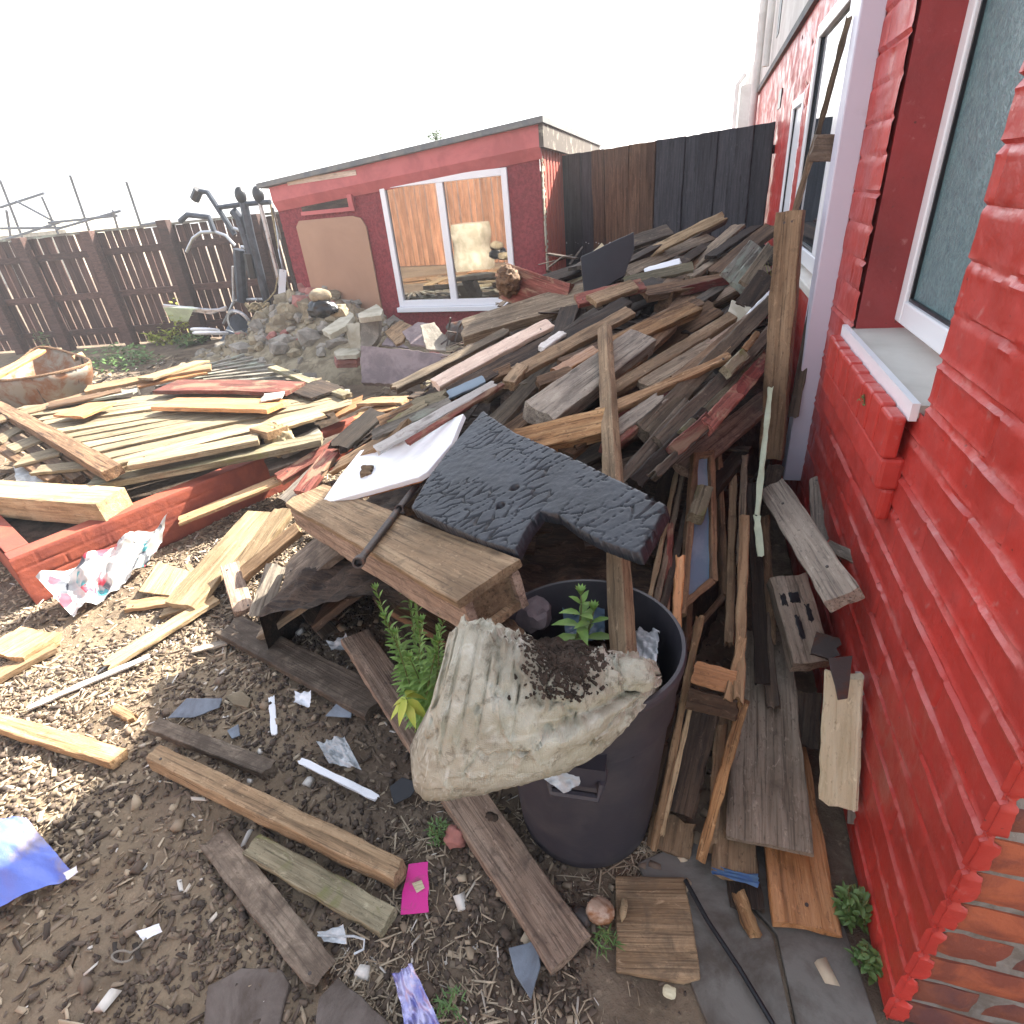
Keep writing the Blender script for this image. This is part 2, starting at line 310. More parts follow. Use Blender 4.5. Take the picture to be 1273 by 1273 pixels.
def clothmat():
    m,nt,b=newmat('printed_cloth'); v=coords(nt,(1,1,1),False); vo=N(nt,'ShaderNodeTexVoronoi'); L(nt,v,vo.inputs['Vector']); vo.inputs['Scale'].default_value=17
    sep=N(nt,'ShaderNodeSeparateColor'); L(nt,vo.outputs['Color'],sep.inputs[0])
    r=ramp(nt,sep.outputs[0],[(0,(.45,.45,.44)),(.25,(.50,.06,.09)),(.45,(.42,.43,.42)),(.58,(.06,.30,.34)),(.72,(.09,.10,.12)),(.86,(.5,.5,.48))]); r.node.color_ramp.interpolation='CONSTANT'
    n=noise(nt,v,5,4,1.2); col=mix(nt,ramp(nt,n,[(.44,0),(.50,1)]),(.46,.46,.45),r); L(nt,col,b.inputs['Base Color']); b.inputs['Roughness'].default_value=.8; return m
M['cloth']=clothmat()
# ---------------------------------------------------------------- board builder
def resolve(s,layer):
    p=pt(s); return CAM+(p-CAM)*(1-.010*layer)
def bmesh_board(Lx,wA,wB,th,ragA=0,ragB=0,bow=0,wob=.0015,nw=4,seed=0,seg=None,curl=0):
    rs=np.random.RandomState(seed); nl=seg or max(6,int(Lx/.035)); nl=min(nl,60)
    c=min(.12*th,.003)
    v=[];prof0=[]
    us=np.linspace(-.5,.5,nw+1)
    prof=[]
    for k,u in enumerate(us): prof.append((u,0,0))
    prof=[(-.5,-1,-c)]+[(-.5,c,0)]+[(u,0,0) for u in us[1:-1]]+[(.5,-c,0)]+[(.5,1,-c)]
    top=[(u,(c if u<0 else -c) if abs(u)==.5 else 0,0.) for u in us]
    bot=[(u,(c if u<0 else -c) if abs(u)==.5 else 0,-th) for u in us[::-1]]
    ring=top[:]+[(.5,0,-c),(.5,0,-th+c)]+bot+[(-.5,0,-th+c),(-.5,0,-c)]
    n=len(ring)
    endA={} ; endB={}
    ph=rs.rand(6)*6.28; bw_=rs.uniform(-.006,.008); tw_=rs.uniform(-.07,.07)
    for i in range(nl+1):
        t=i/nl; x=(t-.5)*Lx; w_=wA+(wB-wA)*t
        zb=bow*(1-(2*t-1)**2)+bw_*Lx*(1-(2*t-1)**2); tw=tw_*(t-.5); ct,st_=math.cos(tw),math.sin(tw)
        wv=1+.02*math.sin(t*7+ph[0])+.012*math.sin(t*17+ph[1])
        for j,(u,dy,z) in enumerate(ring):
            y=u*w_*wv+dy; zz=z+zb+curl*(u*2)**2*w_
            jx=0
            if i in(0,nl):
                rg=ragA if i==0 else ragB
                kx=int((u+.5)*nw+.5)
                key=(kx,0 if z>-th/2 else 1); d=endA if i==0 else endB
                if key not in d: d[key]=rs.uniform(-1,.35)*rg+rs.uniform(-.002,.002)
                jx=-d[key]*1 if i==0 else d[key]
            a=wob
            yy=y*ct-(zz-zb)*st_; zz=zb+(zz-zb)*ct+y*st_; v.append((x+jx,yy+rs.uniform(-a,a)+.0012*math.sin(t*23+ph[3]+u*3),zz+rs.uniform(-a,a)*.6+.0012*math.sin(t*19+ph[2]+u*4)))
    f=[]
    for i in range(nl):
        for j in range(n):
            a=i*n+j; b=i*n+(j+1)%n; f.append((a,b,b+n,a+n))
    # caps as strips between top and bottom
    m=nw+1
    for base,flip in((0,False),(nl*n,True)):
        T=[base+k for k in range(m)]; Bt=[base+m+2+k for k in range(m)][::-1]; rgt=[base+m,base+m+1]; lft=[base+2*m+3,base+2*m+2]
        Ls=[lft[0]]; 
        mid=[]
        for k in range(m-1):
            q=(T[k],T[k+1],Bt[k+1],Bt[k]); f.append(q if flip else q[::-1])
        q=(T[m-1],rgt[0],rgt[1],Bt[m-1]); f.append(q if flip else q[::-1])
        q=(lft[0],T[0],Bt[0],lft[1]); f.append(q if flip else q[::-1])
    return v,f
_seed=[100]
def basis(A,B,n=None,roll=0,mid=None):
    X=un(B-A); mid=(A+B)/2; view=un(CAM-mid)
    if n is None: n0=view*.55+np.array([0,0,.75])
    elif isinstance(n,str) and n=='cam': n0=view
    else: n0=np.array(n,float)
    n0=un(n0-X*(n0@X))
    if roll:
        r=math.radians(roll); n0=un(n0*math.cos(r)+np.cross(X,n0)*math.sin(r))
    return X,n0
def wpx2m(P,X,n,wpx):
    Y=un(np.cross(n,X)); a=proj(P-Y*.02); b=proj(P+Y*.02); d=proj(P+X*.02)-proj(P-X*.02); d=d/np.linalg.norm(d)
    e=b-a; perp=abs(e[0]*d[1]-e[1]*d[0]); return wpx/max(perp,2)*.04
def board(label,A,B,w,th,mat,layer=0,name='plank',cat='plank',n=None,roll=0,rag=(0.009,0.009),bow=0,wB=None,parent=None,group=None,nails=None,curl=0,wm=None):
    _seed[0]+=1
    A=resolve(A,layer) if isinstance(A,tuple) else A; B=resolve(B,layer) if isinstance(B,tuple) else B
    X,n0=basis(A,B,n,roll)
    if wm: wA=wm; wb=wB or wm
    else:
        wA=wpx2m(A,X,n0,w); wb=wpx2m(B,X,n0,wB if wB else w)
        if not wB: wA=wb=min(wpx2m((A+B)/2,X,n0,w),.5)
    Lx=np.linalg.norm(B-A); v,f=bmesh_board(Lx,wA,wb,th,rag[0],rag[1],bow,seed=_seed[0],curl=curl)
    o=mobj(name,v,f,M[mat],parent,frame(X,n0,(A+B)/2),True,.55)
    if parent is None: tag(o,label,cat,group)
    if nails is None and parent is None and Lx>.3 and wA>.035 and group is None and _seed[0]%3==0:
        q_=random.Random(_seed[0]); nails=[(q_.uniform(.05,.12),q_.uniform(-.25,.25)),(q_.uniform(.85,.95),q_.uniform(-.25,.25))]
    if nails:
        for (t,u) in nails:
            mb=MB(); mb.tube([(0,0,-.004),(0,0,.0015)],.0045,8); k=mb.build('nail',M['iron'],None)
            k.matrix_world=o.matrix_world@Matrix.Translation(((t-.5)*Lx,u*wA,bow*(1-(2*t-1)**2)))
            k.parent=o; k.matrix_parent_inverse=o.matrix_world.inverted()
    return o
def plane_of(anchors,layer=0):
    a,b,c=[resolve(s,layer) for s in anchors]; n=un(np.cross(b-a,c-a))
    if n@(CAM-a)<0: n=-n
    return a,n
def onplane(px,py,a,n):
    r=ray(px,py); return CAM+r*(((a-CAM)@n)/(r@n))
def plate(label,poly,anchors,th,mat,layer=0,name='board',cat='board',parent=None,group=None,rag=.002,group_sub=1,bend=0):
    a,n=plane_of(anchors,layer); pts=[onplane(x,y,a,n) for x,y in poly]
    X=un(pts[1]-pts[0]); org=sum(pts)/len(pts); mw=frame(X,n,org); inv=mw.inverted()
    loc=[inv@Vector(p) for p in pts]
    rs=np.random.RandomState(int(abs(poly[0][0]*7+poly[0][1]))); out=[]
    for i,p in enumerate(loc):
        q=loc[(i+1)%len(loc)]; d=(q-p).length; k=max(1,int(d/.03)); k=min(k,40)
        for j in range(k):
            e=p.lerp(q,j/k); 
            if j: e=e+Vector((rs.uniform(-rag,rag),rs.uniform(-rag,rag),0))
            out.append(e)
    m=len(out); v=[(p.x,p.y,0) for p in out]+[(p.x,p.y,-th) for p in out]
    f=[tuple(range(m)),tuple(range(2*m-1,m-1,-1))]+[(i,i+m,(i+1)%m+m,(i+1)%m) for i in range(m)]
    # orientation check
    ar=sum(out[i].x*out[(i+1)%m].y-out[(i+1)%m].x*out[i].y for i in range(m))
    if ar<0: f=[q[::-1] for q in f]
    o=mobj(name,v,f,M[mat],parent,mw,False); bevel(o,min(.0025,th*.2),1)
    if parent is None: tag(o,label,cat,group)
    return o
#@@STRUCT

# ================================================================= GROUND
def gz(x,y):
    x=np.asarray(x,float); y=np.asarray(y,float)
    near=np.exp(-((x+1)**2+(y-1)**2)/18.)
    flat=np.clip((x+.22)/.15,0,1)*np.clip((1.6-y)/.5,0,1)
    return ((fbm(x*1.6+40,y*1.6+9,3)-.45)*.07+(fbm(x*9+3,y*9+5,4)-.45)*.035+(fbm(x*40,y*40,2)-.37)*.012)*near*(1-flat)-.008*flat
def nonuni(a,b,lo,hi,fine,n):
    inner=np.arange(lo,hi,fine); l=lo-(lo-a)*(np.linspace(1,0,n)**2.2)[:-1]; r=hi+(b-hi)*(np.linspace(0,1,n)**2.2)
    return np.concatenate([l,inner,r])
def gridmesh(name,X,Y,Zf,mat):
    gx,gy=np.meshgrid(X,Y); z=Zf(gx,gy); v=np.stack([gx.ravel(),gy.ravel(),z.ravel()],1)
    nx,ny=len(X),len(Y); i=np.arange((ny-1)*nx).reshape(ny-1,nx)[:,:-1].ravel()
    f=np.stack([i,i+1,i+1+nx,i+nx],1); me=bpy.data.meshes.new(name)
    me.vertices.add(len(v)); me.vertices.foreach_set('co',v.ravel().astype(np.float32)); me.loops.add(f.size); me.loops.foreach_set('vertex_index',f.ravel().astype(np.int32))
    me.polygons.add(len(f)); me.polygons.foreach_set('loop_start',np.arange(0,f.size,4,dtype=np.int32)); me.polygons.foreach_set('loop_total',np.full(len(f),4,dtype=np.int32))
    me.update(calc_edges=True); me.materials.append(mat); me.polygons.foreach_set('use_smooth',[True]*len(f))
    o=bpy.data.objects.new(name,me); COL.objects.link(o); return o
gr=gridmesh('ground',nonuni(-90,60,-3.2,.55,.0125,26),nonuni(-60,140,.1,2.9,.0125,30),gz,M['earth']); tag(gr,kind='structure')
def slabpoly(name,poly,z,th,mat,kind='structure'):
    pts=[G(x,y,z) for x,y in poly]; m=len(pts); v=pts+[p-np.array([0,0,th]) for p in pts]
    f=[tuple(range(m)),tuple(range(2*m-1,m-1,-1))]+[(i,i+m,(i+1)%m+m,(i+1)%m) for i in range(m)]
    o=mobj(name,v,f,mat,None,None,False); bevel(o,.004,2); return tag(o,kind=kind)
slabpoly('paving',[(792,1072),(885,1030),(905,1100),(960,1160),(985,1273),(1010,1400),(900,1400),(880,1273),(850,1200)],.006,.03,M['concrete'])
slabpoly('paving',[(888,1028),(1000,1000),(1090,1270),(1150,1400),(1015,1400),(990,1273),(966,1160),(910,1100)],.004,.03,M['concrete'])
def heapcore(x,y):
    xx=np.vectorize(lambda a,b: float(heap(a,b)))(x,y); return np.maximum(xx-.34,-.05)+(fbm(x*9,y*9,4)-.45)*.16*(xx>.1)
hc=gridmesh('added_infill',np.arange(-2.2,.40,.03),np.arange(1.35,6.0,.035),lambda a,b:np.where((heapcore(a,b)<.03)|(a<-1.6+.10*(b-1.3)),-.06,heapcore(a,b)),M['dark'])  # added core under the planks, blocks light and keeps the gaps dark
tag(hc,'added dark light-blocking core packed inside the big timber pile','added_infill',kind='stuff')
# ================================================================= HOUSE
XW=.49; Y0=.69; YE=8.4; ZT=2.32; CH=.094; BL=.27
house=empty('brick_house',(XW,Y0,0),'red painted brick house wall with white windows and white render above, along the right side','house')
def wallrelief(y,z,seed=0):
    r=np.floor(z/CH).astype(int); fz=z/CH-r; off=np.where(r%2==0,0,.5)+((r*37)%7)*.01; u=y/BL+off; c=np.floor(u).astype(int); fy=u-c
    dz=np.minimum(fz,1-fz)*CH; dy=np.minimum(fy,1-fy)*BL; wob=(vnoise(y*22+9,z*40)-.5)*.005
    sz=np.clip((dz-.003+wob)/.0055,0,1); sy=np.clip((dy-.002+wob)/.006,0,1); sz=sz*sz*(3-2*sz); sy=sy*sy*(3-2*sy); fill=np.clip(vnoise(y*5+31,z*9+7)*1.9-.25,0.15,1); g=1-(1-sz)*fill-(1-sy)*.55*fill*sz
    rnd=_lat[(r*13)%256,(c*7+r)%256]; rnd2=_lat[(r*5+99)%256,(c*11)%256]; lip=np.exp(-((dz-.011)/.0045)**2)*.0034*np.clip(vnoise(y*7+70,z*16+5)*2-.5,0,1)
    return g*.0062+rnd*.0022*sz*sy+(rnd2-.5)*.003*(fz-.5)*sz+lip+(fbm(y*7,z*9,3)-.45)*.0035+(fbm(y*34,z*34,3)-.4)*.0030
def wallpatch(name,y0,y1,z0,z1,st,x=XW,mat='redwall',par=None,holes=()):
    Ys=np.linspace(y0,y1,max(2,int((y1-y0)/st)+1)); Zs=np.linspace(z0,z1,max(2,int((z1-z0)/st)+1)); yy,zz=np.meshgrid(Ys,Zs)
    d=wallrelief(yy,zz); 
    v=np.stack([(x-d).ravel(),yy.ravel(),zz.ravel()],1); n=len(Ys); m=len(Zs); f=[]
    for j in range(m-1):
        zc=(Zs[j]+Zs[j+1])/2
        for i in range(n-1):
            yc=(Ys[i]+Ys[i+1])/2
            if any(a<yc<b and c<zc<d_ for a,b,c,d_ in holes): continue
            k=j*n+i; f.append((k,k+n,k+n+1,k+1))
    return v,f
W1=(1.37,2.15,1.10,2.20); W2=(2.80,4.0,1.12,2.20); W3=(4.20,4.72,.9,1.95)
mb=MB()
def addp(t): mb.add(list(t[0]),t[1])
addp(wallpatch('',Y0,1.37,0,ZT,.0072)); addp(wallpatch('',1.37,2.15,0,1.10,.009)); addp(wallpatch('',1.37,2.15,2.20,ZT,.011)); addp(wallpatch('',2.15,2.80,0,ZT,.011))
addp(wallpatch('',2.80,4.0,0,1.12,.02)); addp(wallpatch('',2.80,4.0,2.20,ZT,.02)); addp(wallpatch('',4.0,4.20,0,ZT,.02)); addp(wallpatch('',4.20,4.72,0,.9,.02)); addp(wallpatch('',4.20,4.72,1.95,ZT,.02)); addp(wallpatch('',4.72,YE,0,ZT,.025))
front=mb.build('brick_wall',M['redwall'],house)
_c=np.zeros(len(mb.v)*3,np.float32); front.data.vertices.foreach_get('co',_c); _c=_c.reshape(-1,3); _f=(_c[:,2]/CH)%1; _dz=np.minimum(_f,1-_f)*CH
_u=_c[:,1]/BL+np.where(np.floor(_c[:,2]/CH)%2==0,0,.5); _du=np.minimum(_u%1,1-_u%1)*BL
_j=np.exp(-((_dz-.006)/.006)**2)*np.clip(vnoise(_c[:,1]*9,_c[:,2]*20)*2.2-.5,0,1)+.5*np.exp(-((_du-.004)/.006)**2)*np.clip(vnoise(_c[:,1]*20,_c[:,2]*9)*2-.9,0,1)
front.data.attributes.new('joint','FLOAT','POINT').data.foreach_set('value',np.clip(_j,0,1).astype(np.float32))
def hbox(name,x0,x1,y0,y1,z0,z1,mat,par=house,bv=0):
    m=MB(); m.box(x0,x1,y0,y1,z0,z1); o=m.build(name,M[mat],par,False)
    if bv: bevel(o,bv)
    return o
# solid core behind the painted skin (casts the house shadow), split around openings
core=MB(); XC=XW+.20
for a,b,c,d in ((Y0+.06,YE,0,.86),(Y0+.06,1.37,.86,3.25),(1.37,2.15,.86,1.06),(1.37,2.15,2.24,3.25),(2.15,2.80,.86,3.25),(2.80,4.0,.86,1.08),(2.80,4.0,2.24,3.25),(4.0,4.20,.86,3.25),(4.20,4.72,1.99,3.25),(4.72,YE,.86,3.25)):
    core.box(XW+.006,XW+.75,a,b,c,d)
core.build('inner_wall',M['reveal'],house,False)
# near end: bare bricks one by one, facing the camera
def end_bricks():
    rows=int(ZT/CH)+1; mr_=MB(); mr_.box(XW+.010,XW+.9,Y0+.010,Y0+.058,0,ZT); mr_.build('mortar',M['mortar'],house,False)
    A=MB(); B=MB()
    for r in range(rows):
        x=XW-.002; k=0
        while x<XW+.75:
            ln=(.125 if (r%2 and k==0) else .255)+random.uniform(-.006,.006)
            z0=r*CH+.008; z1=(r+1)*CH-.008; jj=random.uniform(-.004,.004)
            tgt=A if random.random()<.5 else B
            nv=[]; xs=np.linspace(x+.004,x+ln-.006,7); zs=np.linspace(z0,z1,4)
            for zi in zs:
                for xi in xs:
                    ed=(xi in(xs[0],xs[-1])) or (zi in (zs[0],zs[-1]))
                    nv.append((xi+random.uniform(-.002,.002),Y0+.002+jj+(.007 if ed else 0)+random.uniform(-.002,.002),zi+random.uniform(-.002,.002)))
            nf=[(j*7+i,j*7+i+1,j*7+i+8,j*7+i+7) for j in range(3) for i in range(6)]
            b=len(nv)
            for (i) in [0,6,27,21]: nv.append((nv[i][0],Y0+.05,nv[i][2]))
            edge=[list(range(0,7)),list(range(6,28,7)),list(range(27,20,-1)),list(range(21,-1,-7))]
            cs=[(b,b+1),(b+1,b+2),(b+2,b+3),(b+3,b)]
            for e,(c0,c1) in zip(edge,cs): nf.append(tuple(e[::-1])+(c0,c1))
            tgt.add(nv,nf); x+=ln+.004; k+=1
    A.build('bare_brick',M['redbrick'],house,True,1.2); B.build('bare_brick',M['darkbrick'],house,True,1.2)
end_bricks()
# paint lapping ragged over the corner
v=[];f=[]
zz=np.arange(0,ZT,.008)
for i,z in enumerate(zz):
    fz=(z/CH)%1; grow=.002+.012*_lat[int(z/CH)%256,9]+.016*fbm(np.array([z*70.]),np.array([3.]),3)[0]+(.004 if .14<fz<.88 else -.008)
    g=.0 if .1<fz<.9 else .007
    v+=[(XW-.014+g,Y0+.008,z),(XW-.005+g,Y0-.0005+g*.7,z),(XW+grow,Y0-.002+g*.9,z),(XW+grow+.003,Y0+.004,z)]
for i in range(len(zz)-1):
    for k in range(3): f.append((i*4+k,i*4+k+1,i*4+k+5,i*4+k+4))
mobj('paint_edge',v,f,M['redwall'],house)
# window builder (openings in the plane x=XW)
def window(y0,y1,z0,z1,xf,glass,mull=(),fw=.05,dep=.06,trans=()):
    fr=MB(); fr.box(xf,xf+dep,y0,y0+fw,z0,z1); fr.box(xf,xf+dep,y1-fw,y1,z0,z1); fr.box(xf,xf+dep,y0+fw,y1-fw,z0,z0+fw*1.15); fr.box(xf,xf+dep,y0+fw,y1-fw,z1-fw,z1)
    for m in mull: fr.box(xf+.002,xf+dep-.002,m-fw*.5,m+fw*.5,z0+fw*1.15,z1-fw)
    for t in trans: fr.box(xf+.004,xf+dep-.004,y0+fw,y1-fw,t-fw*.5,t+fw*.5)
    o=fr.build('window',M['white'],house,False); bevel(o,.006,3)
    g=MB(); g.box(xf+.022,xf+.03,y0+fw*.9,y1-fw*.9,z0+fw,z1-fw*.9); g.build('pane',M[glass],o,False)
    ge=MB(); q=.009
    for a,b,c,d in ((y0+fw,y0+fw+q,z0+fw*1.15,z1-fw),(y1-fw-q,y1-fw,z0+fw*1.15,z1-fw),(y0+fw+q,y1-fw-q,z0+fw*1.15,z0+fw*1.15+q)): ge.box(xf+.012,xf+.021,a,b,c,d)
    ge.build('gasket',M['black'],o,False)
    # painted reveal
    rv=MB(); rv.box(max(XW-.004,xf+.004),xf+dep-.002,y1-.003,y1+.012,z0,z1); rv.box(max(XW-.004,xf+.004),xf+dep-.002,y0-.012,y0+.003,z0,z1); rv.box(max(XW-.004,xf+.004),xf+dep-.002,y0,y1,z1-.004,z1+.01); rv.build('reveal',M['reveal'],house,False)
    return o
window(W1[0],W1[1],W1[2]+.04,W1[3],XW+.11,'frost',fw=.058)
window(W2[0],W2[1],W2[2]+.04,W2[3],XW-.010,'glass',mull=(3.05,3.12,),fw=.06)
window(W3[0],W3[1],W3[2]+.02,W3[3],XW-.012,'white',fw=.05)
s1=hbox('window_sill',XW-.01,XW+.16,1.40,2.19,1.085,1.115,'sill'); hbox('sill_edge',XW-.026,XW-.0105,1.395,2.19,1.08,1.121,'white',s1)
s2=hbox('window_sill',XW-.05,XW+.10,2.78,4.03,1.10,1.14,'sill',house,.006)
# projecting brick sill under the near window
for k in range(9):
    y=1.40+k*.088; o=hbox('sill_brick',XW-.062+random.uniform(-.003,.003),XW-.0265,y,y+.081,.985,1.088+random.uniform(-.004,.003),'redwall',house,.007)
hbox('sill_brick',XW-.055,XW-.004,1.405,2.19,.90,.983,'redwall',house,.010)
hbox('sill_brick',XW-.036,XW-.004,1.415,2.19,.81,.898,'redwall',house,.010)
# white post
post=hbox('white_post',.412,.487,2.50,2.60,.38,3.2,'lavender',house,.005)
# white rendered upper storey, gutter line, far outlets
up=hbox('upper_wall',XW-.012,XW+.76,4.0,YE,ZT+.05,3.25,'upper'); hbox('flashing',XW-.035,XW+.02,3.6,YE,ZT,ZT+.048,'roof')
hbox('upper_wall',XW-.006,XW+.76,Y0,3.998,ZT+.05,3.25,'redwall')
hbox('vent_slot',XW-.018,XW,6.4,6.6,2.55,2.85,'black'); hbox('vent_slot',XW-.018,XW,4.75,4.85,2.5,2.75,'black'); hbox('vent_slot',XW-.014,XW,5.55,5.75,1.98,2.10,'black')
m=MB(); m.tube([(XW-.06,8.2,0),(XW-.06,8.2,3.25)],.04,10); m.tube([(XW-.06,6.9,2.4),(XW-.06,6.9,3.25)],.03,10); m.build('drainpipe',M['upper'],house)
# next house beyond
nb=empty('white_house',(.3,15,0),'far white house end with stepped chimney flue, beyond the black fence','house')
p_=Yp(917,120,13.); m=MB(); m.box(p_[0]+.25,4,13,18,0,3.3); m.build('wall',M['upper'],nb,False)
m=MB(); m.box(p_[0]+.05,p_[0]+.249,13.1,13.6,0,2.9); m.build('chimney_breast',M['upper'],nb,False)
m=MB(); m.tube([(p_[0]-.02,13.0,2.0),(p_[0]-.02,13.0,2.9),(p_[0]+.10,13.0,3.05)],.04,8); m.build('drainpipe',M['upper'],nb)
# ================================================================= SHED
sdir=un([-1,.09,0]); sb=G(684,440); sback=np.array([.09,1,0]); sback=un(sback)
sback=un([.03,1,0])
shed=empty('shed',sb,'red pebbledash flat-roofed shed with white window and brown board panel','shed')
nS=np.array([sdir[1],-sdir[0],0]); 
def SU(px,py):
    r=ray(px,py); p=CAM+r*(((sb-CAM)@nS)/(r@nS)); return (p-sb)@sdir,p[2]
MS=Matrix([[sdir[0],sback[0],0,sb[0]],[sdir[1],sback[1],0,sb[1]],[0,0,1,0],[0,0,0,1]])
LS=SU(356,300)[0]; ztr=SU(673,179)[1]; ztl=SU(356,246)[1]
def sh(name,boxes,mat,par=shed,bv=0):
    m=MB()
    for b in boxes: m.box(*b,M=MS)
    o=m.build(name,M[mat],par,False)
    if bv: bevel(o,bv)
    return o
u0,z1=SU(627,210); u1,z1b=SU(475,230); _,z0=SU(637,377); _,z0b=SU(495,382); z1=(z1+z1b)/2; z0=(z0+z0b)/2
def dashwall():
    us=np.linspace(0,LS,int(LS/.03)); zs=np.linspace(0,1,60); v=[];f=[]
    for j,t in enumerate(zs):
        for u in us:
            zt=ztr+(ztl-ztr)*u/LS; z=t*zt; d=random.uniform(0,.010); v.append(tuple(MS@Vector((u,-d,z))))
    n=len(us)
    for j in range(59):
        for i in range(n-1):
            uc=(us[i]+us[i+1])/2; zc=(zs[j]+zs[j+1])/2*(ztr+(ztl-ztr)*uc/LS)
            if u0<uc<u1 and z0<zc<z1: continue
            k=j*n+i; f.append((k,k+1,k+n+1,k+n))
    mobj('wall',v,f,M['dash'],shed)
dashwall()
sh('inner_wall',[(0.005,LS,.16,2.6,0,min(ztl,ztr)-.02),(0.005,u0,.015,.16,0,ztl-.02),(u1,LS,.015,.16,0,ztl-.02),(u0,u1,.015,.16,0,z0-.001),(u0,u1,.015,.16,z1+.001,ztl-.02)],'dash')
# right-hand side wall, ribbed, lit
m=MB(); n=44
for k in range(n):
    a=.02+k*(2.6/n); m.box(-.012-(.008 if k%2 else 0),.004,a,a+2.6/n-.0005,0,ztr-.02,M=MS)
m.build('side_wall',M['corr'],shed,False)
m=MB()
for k in range(420):
    z=random.uniform(.3,ztr-.1); y=abs(random.gauss(0,.03)); s=random.uniform(.004,.013); p=MS@Vector((-.016,y,z)); m.box(p.x-s*.5,p.x+s*.5,p.y-s,p.y+s,p.z-s,p.z+s)
m.build('chipped_corner',M['palestone'],shed,False)
# roof: sloping slab with fascia
def slope(name,ua,ub,y0_,y1_,za0,za1,zb0,zb1,mat,zback=-.10):
    v=[MS@Vector(q) for q in ((ua,y0_,za0),(ua,y0_,za1),(ub,y0_,zb0),(ub,y0_,zb1),(ua,y1_,za0+zback),(ua,y1_,za1+zback),(ub,y1_,zb0+zback),(ub,y1_,zb1+zback))]
    o=mobj(name,v,[(0,1,3,2),(4,6,7,5),(0,4,5,1),(2,3,7,6),(0,2,6,4),(1,5,7,3)],M[mat],shed,None,False); return o
ur,zr=SU(677,145); ul,zl=SU(328,228); _,zr2=SU(677,155); _,zl2=SU(330,233)
slope('roof',ur-.02,ul,-.14,2.75,zr-.05,zr,zl-.05,zl,'roof'); slope('fascia',-.03,ul-.12,-.075,-.02,ztr-.02,zr-.052,ztl-.03,zl-.052,'fascia')
slope('side_fascia',-.075,-.0305,-.1,2.7,ztr-.03,zr-.054,ztr-.03,zr-.054,'mosstop',-.10)
slope('bare_strip',SU(447,212)[0],SU(363,228)[0],-.084,-.076,SU(447,215)[1]-.02,SU(447,215)[1]+.03,SU(363,228)[1]-.02,SU(363,228)[1]+.03,'pinkp',0)
# window
fw=.065
wn=sh('window',[(u0-.03,u0-.03+fw,-.03,.03,z0,z1+.02),(u1-fw+.03,u1+.03,-.03,.03,z0,z1+.02),(u0-.03+fw,u1+.03-fw,-.028,.03,z1-.045,z1+.02),(u0-.03+fw,u1+.03-fw,-.028,.03,z0,z0+.07)],'white',shed,.005)
um=SU(556,300)[0]; sh('mullion',[(um-.04,um+.04,-.024,.028,z0+.07,z1-.045)],'white',wn,.004)
sh('pane',[(u0,um-.035,.0,.006,z0+.03,z1-.02)],'mirror',wn); sh('pane',[(um+.035,u1,.0,.006,z0+.03,z1-.02)],'mirror',wn)
sh('window_sill',[(u0-.06,u1+.05,-.075,.01,z0-.055,z0-.001)],'white',shed,.006)
pa=[SU(378,283),(SU(452,266)[0]-.02,SU(452,267)[1]),(SU(470,372)[0]-.08,SU(470,372)[1]),(SU(392,362)[0]-.03,SU(392,372)[1]-.1)]
m=MB(); uu0,uu1=SU(466,330)[0],SU(382,330)[0]; zt_=SU(420,270)[1]; zb_=.35
prof=[(uu0,zb_),(uu0,zt_-.12),(uu0+.05,zt_-.03),(uu0+.16,zt_),(uu1-.06,zt_),(uu1,zt_-.06),(uu1,zb_)]
v=[MS@Vector((u,y,z)) for y in(-.032,-.012) for u,z in prof]; k=len(prof)
mobj('panel',v,[tuple(range(k)),tuple(range(2*k-1,k-1,-1))]+[(i,(i+1)%k,(i+1)%k+k,i+k) for i in range(k)],M['panelply'],shed,None,False)
ua,za=SU(378,268); ub,zb=SU(440,243)
sh('shelf',[(ub,ua,-.05,-.012,za-.0,za+.04),(ub,ub+.06,-.06,-.012,za+.04,za+.16)],'fascia'); sh('recess',[(ub+.06,ua,-.016,-.011,za+.04,za+.17)],'dark')
# ================================================================= BACK FENCE
fa=np.array([sb[0]+.02,7.05,0]); fb=np.array([XW-.03,5.62,0]); fd=un(fb-fa); FL=np.linalg.norm(fb-fa)
bf=empty('board_fence',fa,'tall close-boarded fence, black and brown boards, between shed and house','fence')
nb_=15; wds=FL/nb_
for k in range(nb_):
    brown=3<=k<=7
    m=MB(); o_=(k%2)*.014; Mf=frame(fd,(fd[1],-fd[0],0),fa+fd*(k+.5)*wds)
    Mf=Matrix([[fd[0],-fd[1],0,(fa+fd*(k+.5)*wds)[0]],[fd[1],fd[0],0,(fa+fd*(k+.5)*wds)[1]],[0,0,1,0],[0,0,0,1]])
    hh=1.90+.004*random.uniform(-1,1)
    v,f=bmesh_board(hh,wds+.012,wds+.012,.018,.002,.002,0,.001,seed=k+900)
    mobj('fence_board',v,f,M['fencebrown' if brown else 'fenceblack'],bf,Mf@Matrix.Translation((0,-.01-o_,hh/2))@Matrix(((0,1,0,0),(0,0,-1,0),(-1,0,0,0),(0,0,0,1))))
for z in (.35,1.05,1.72):
    m=MB(); c=fa+fd*FL/2; Mf=Matrix([[fd[0],-fd[1],0,c[0]],[fd[1],fd[0],0,c[1]],[0,0,1,0],[0,0,0,1]]); m.box(-FL/2,FL/2,.012,.05,z-.03,z+.03,M=Mf); m.build('rail',M['fenceblack'],bf,False)
m=MB()
for k in range(nb_):
    for z in (1.05,1.06): 
        p=fa+fd*(k+.5+random.uniform(-.2,.2))*wds-np.array([-fd[1],fd[0],0])*.028; m.box(p[0]-.005,p[0]+.005,p[1]-.006,p[1]+.002,z-.004,z+.005)
m.build('nail_heads',M['chrome'],bf,False)
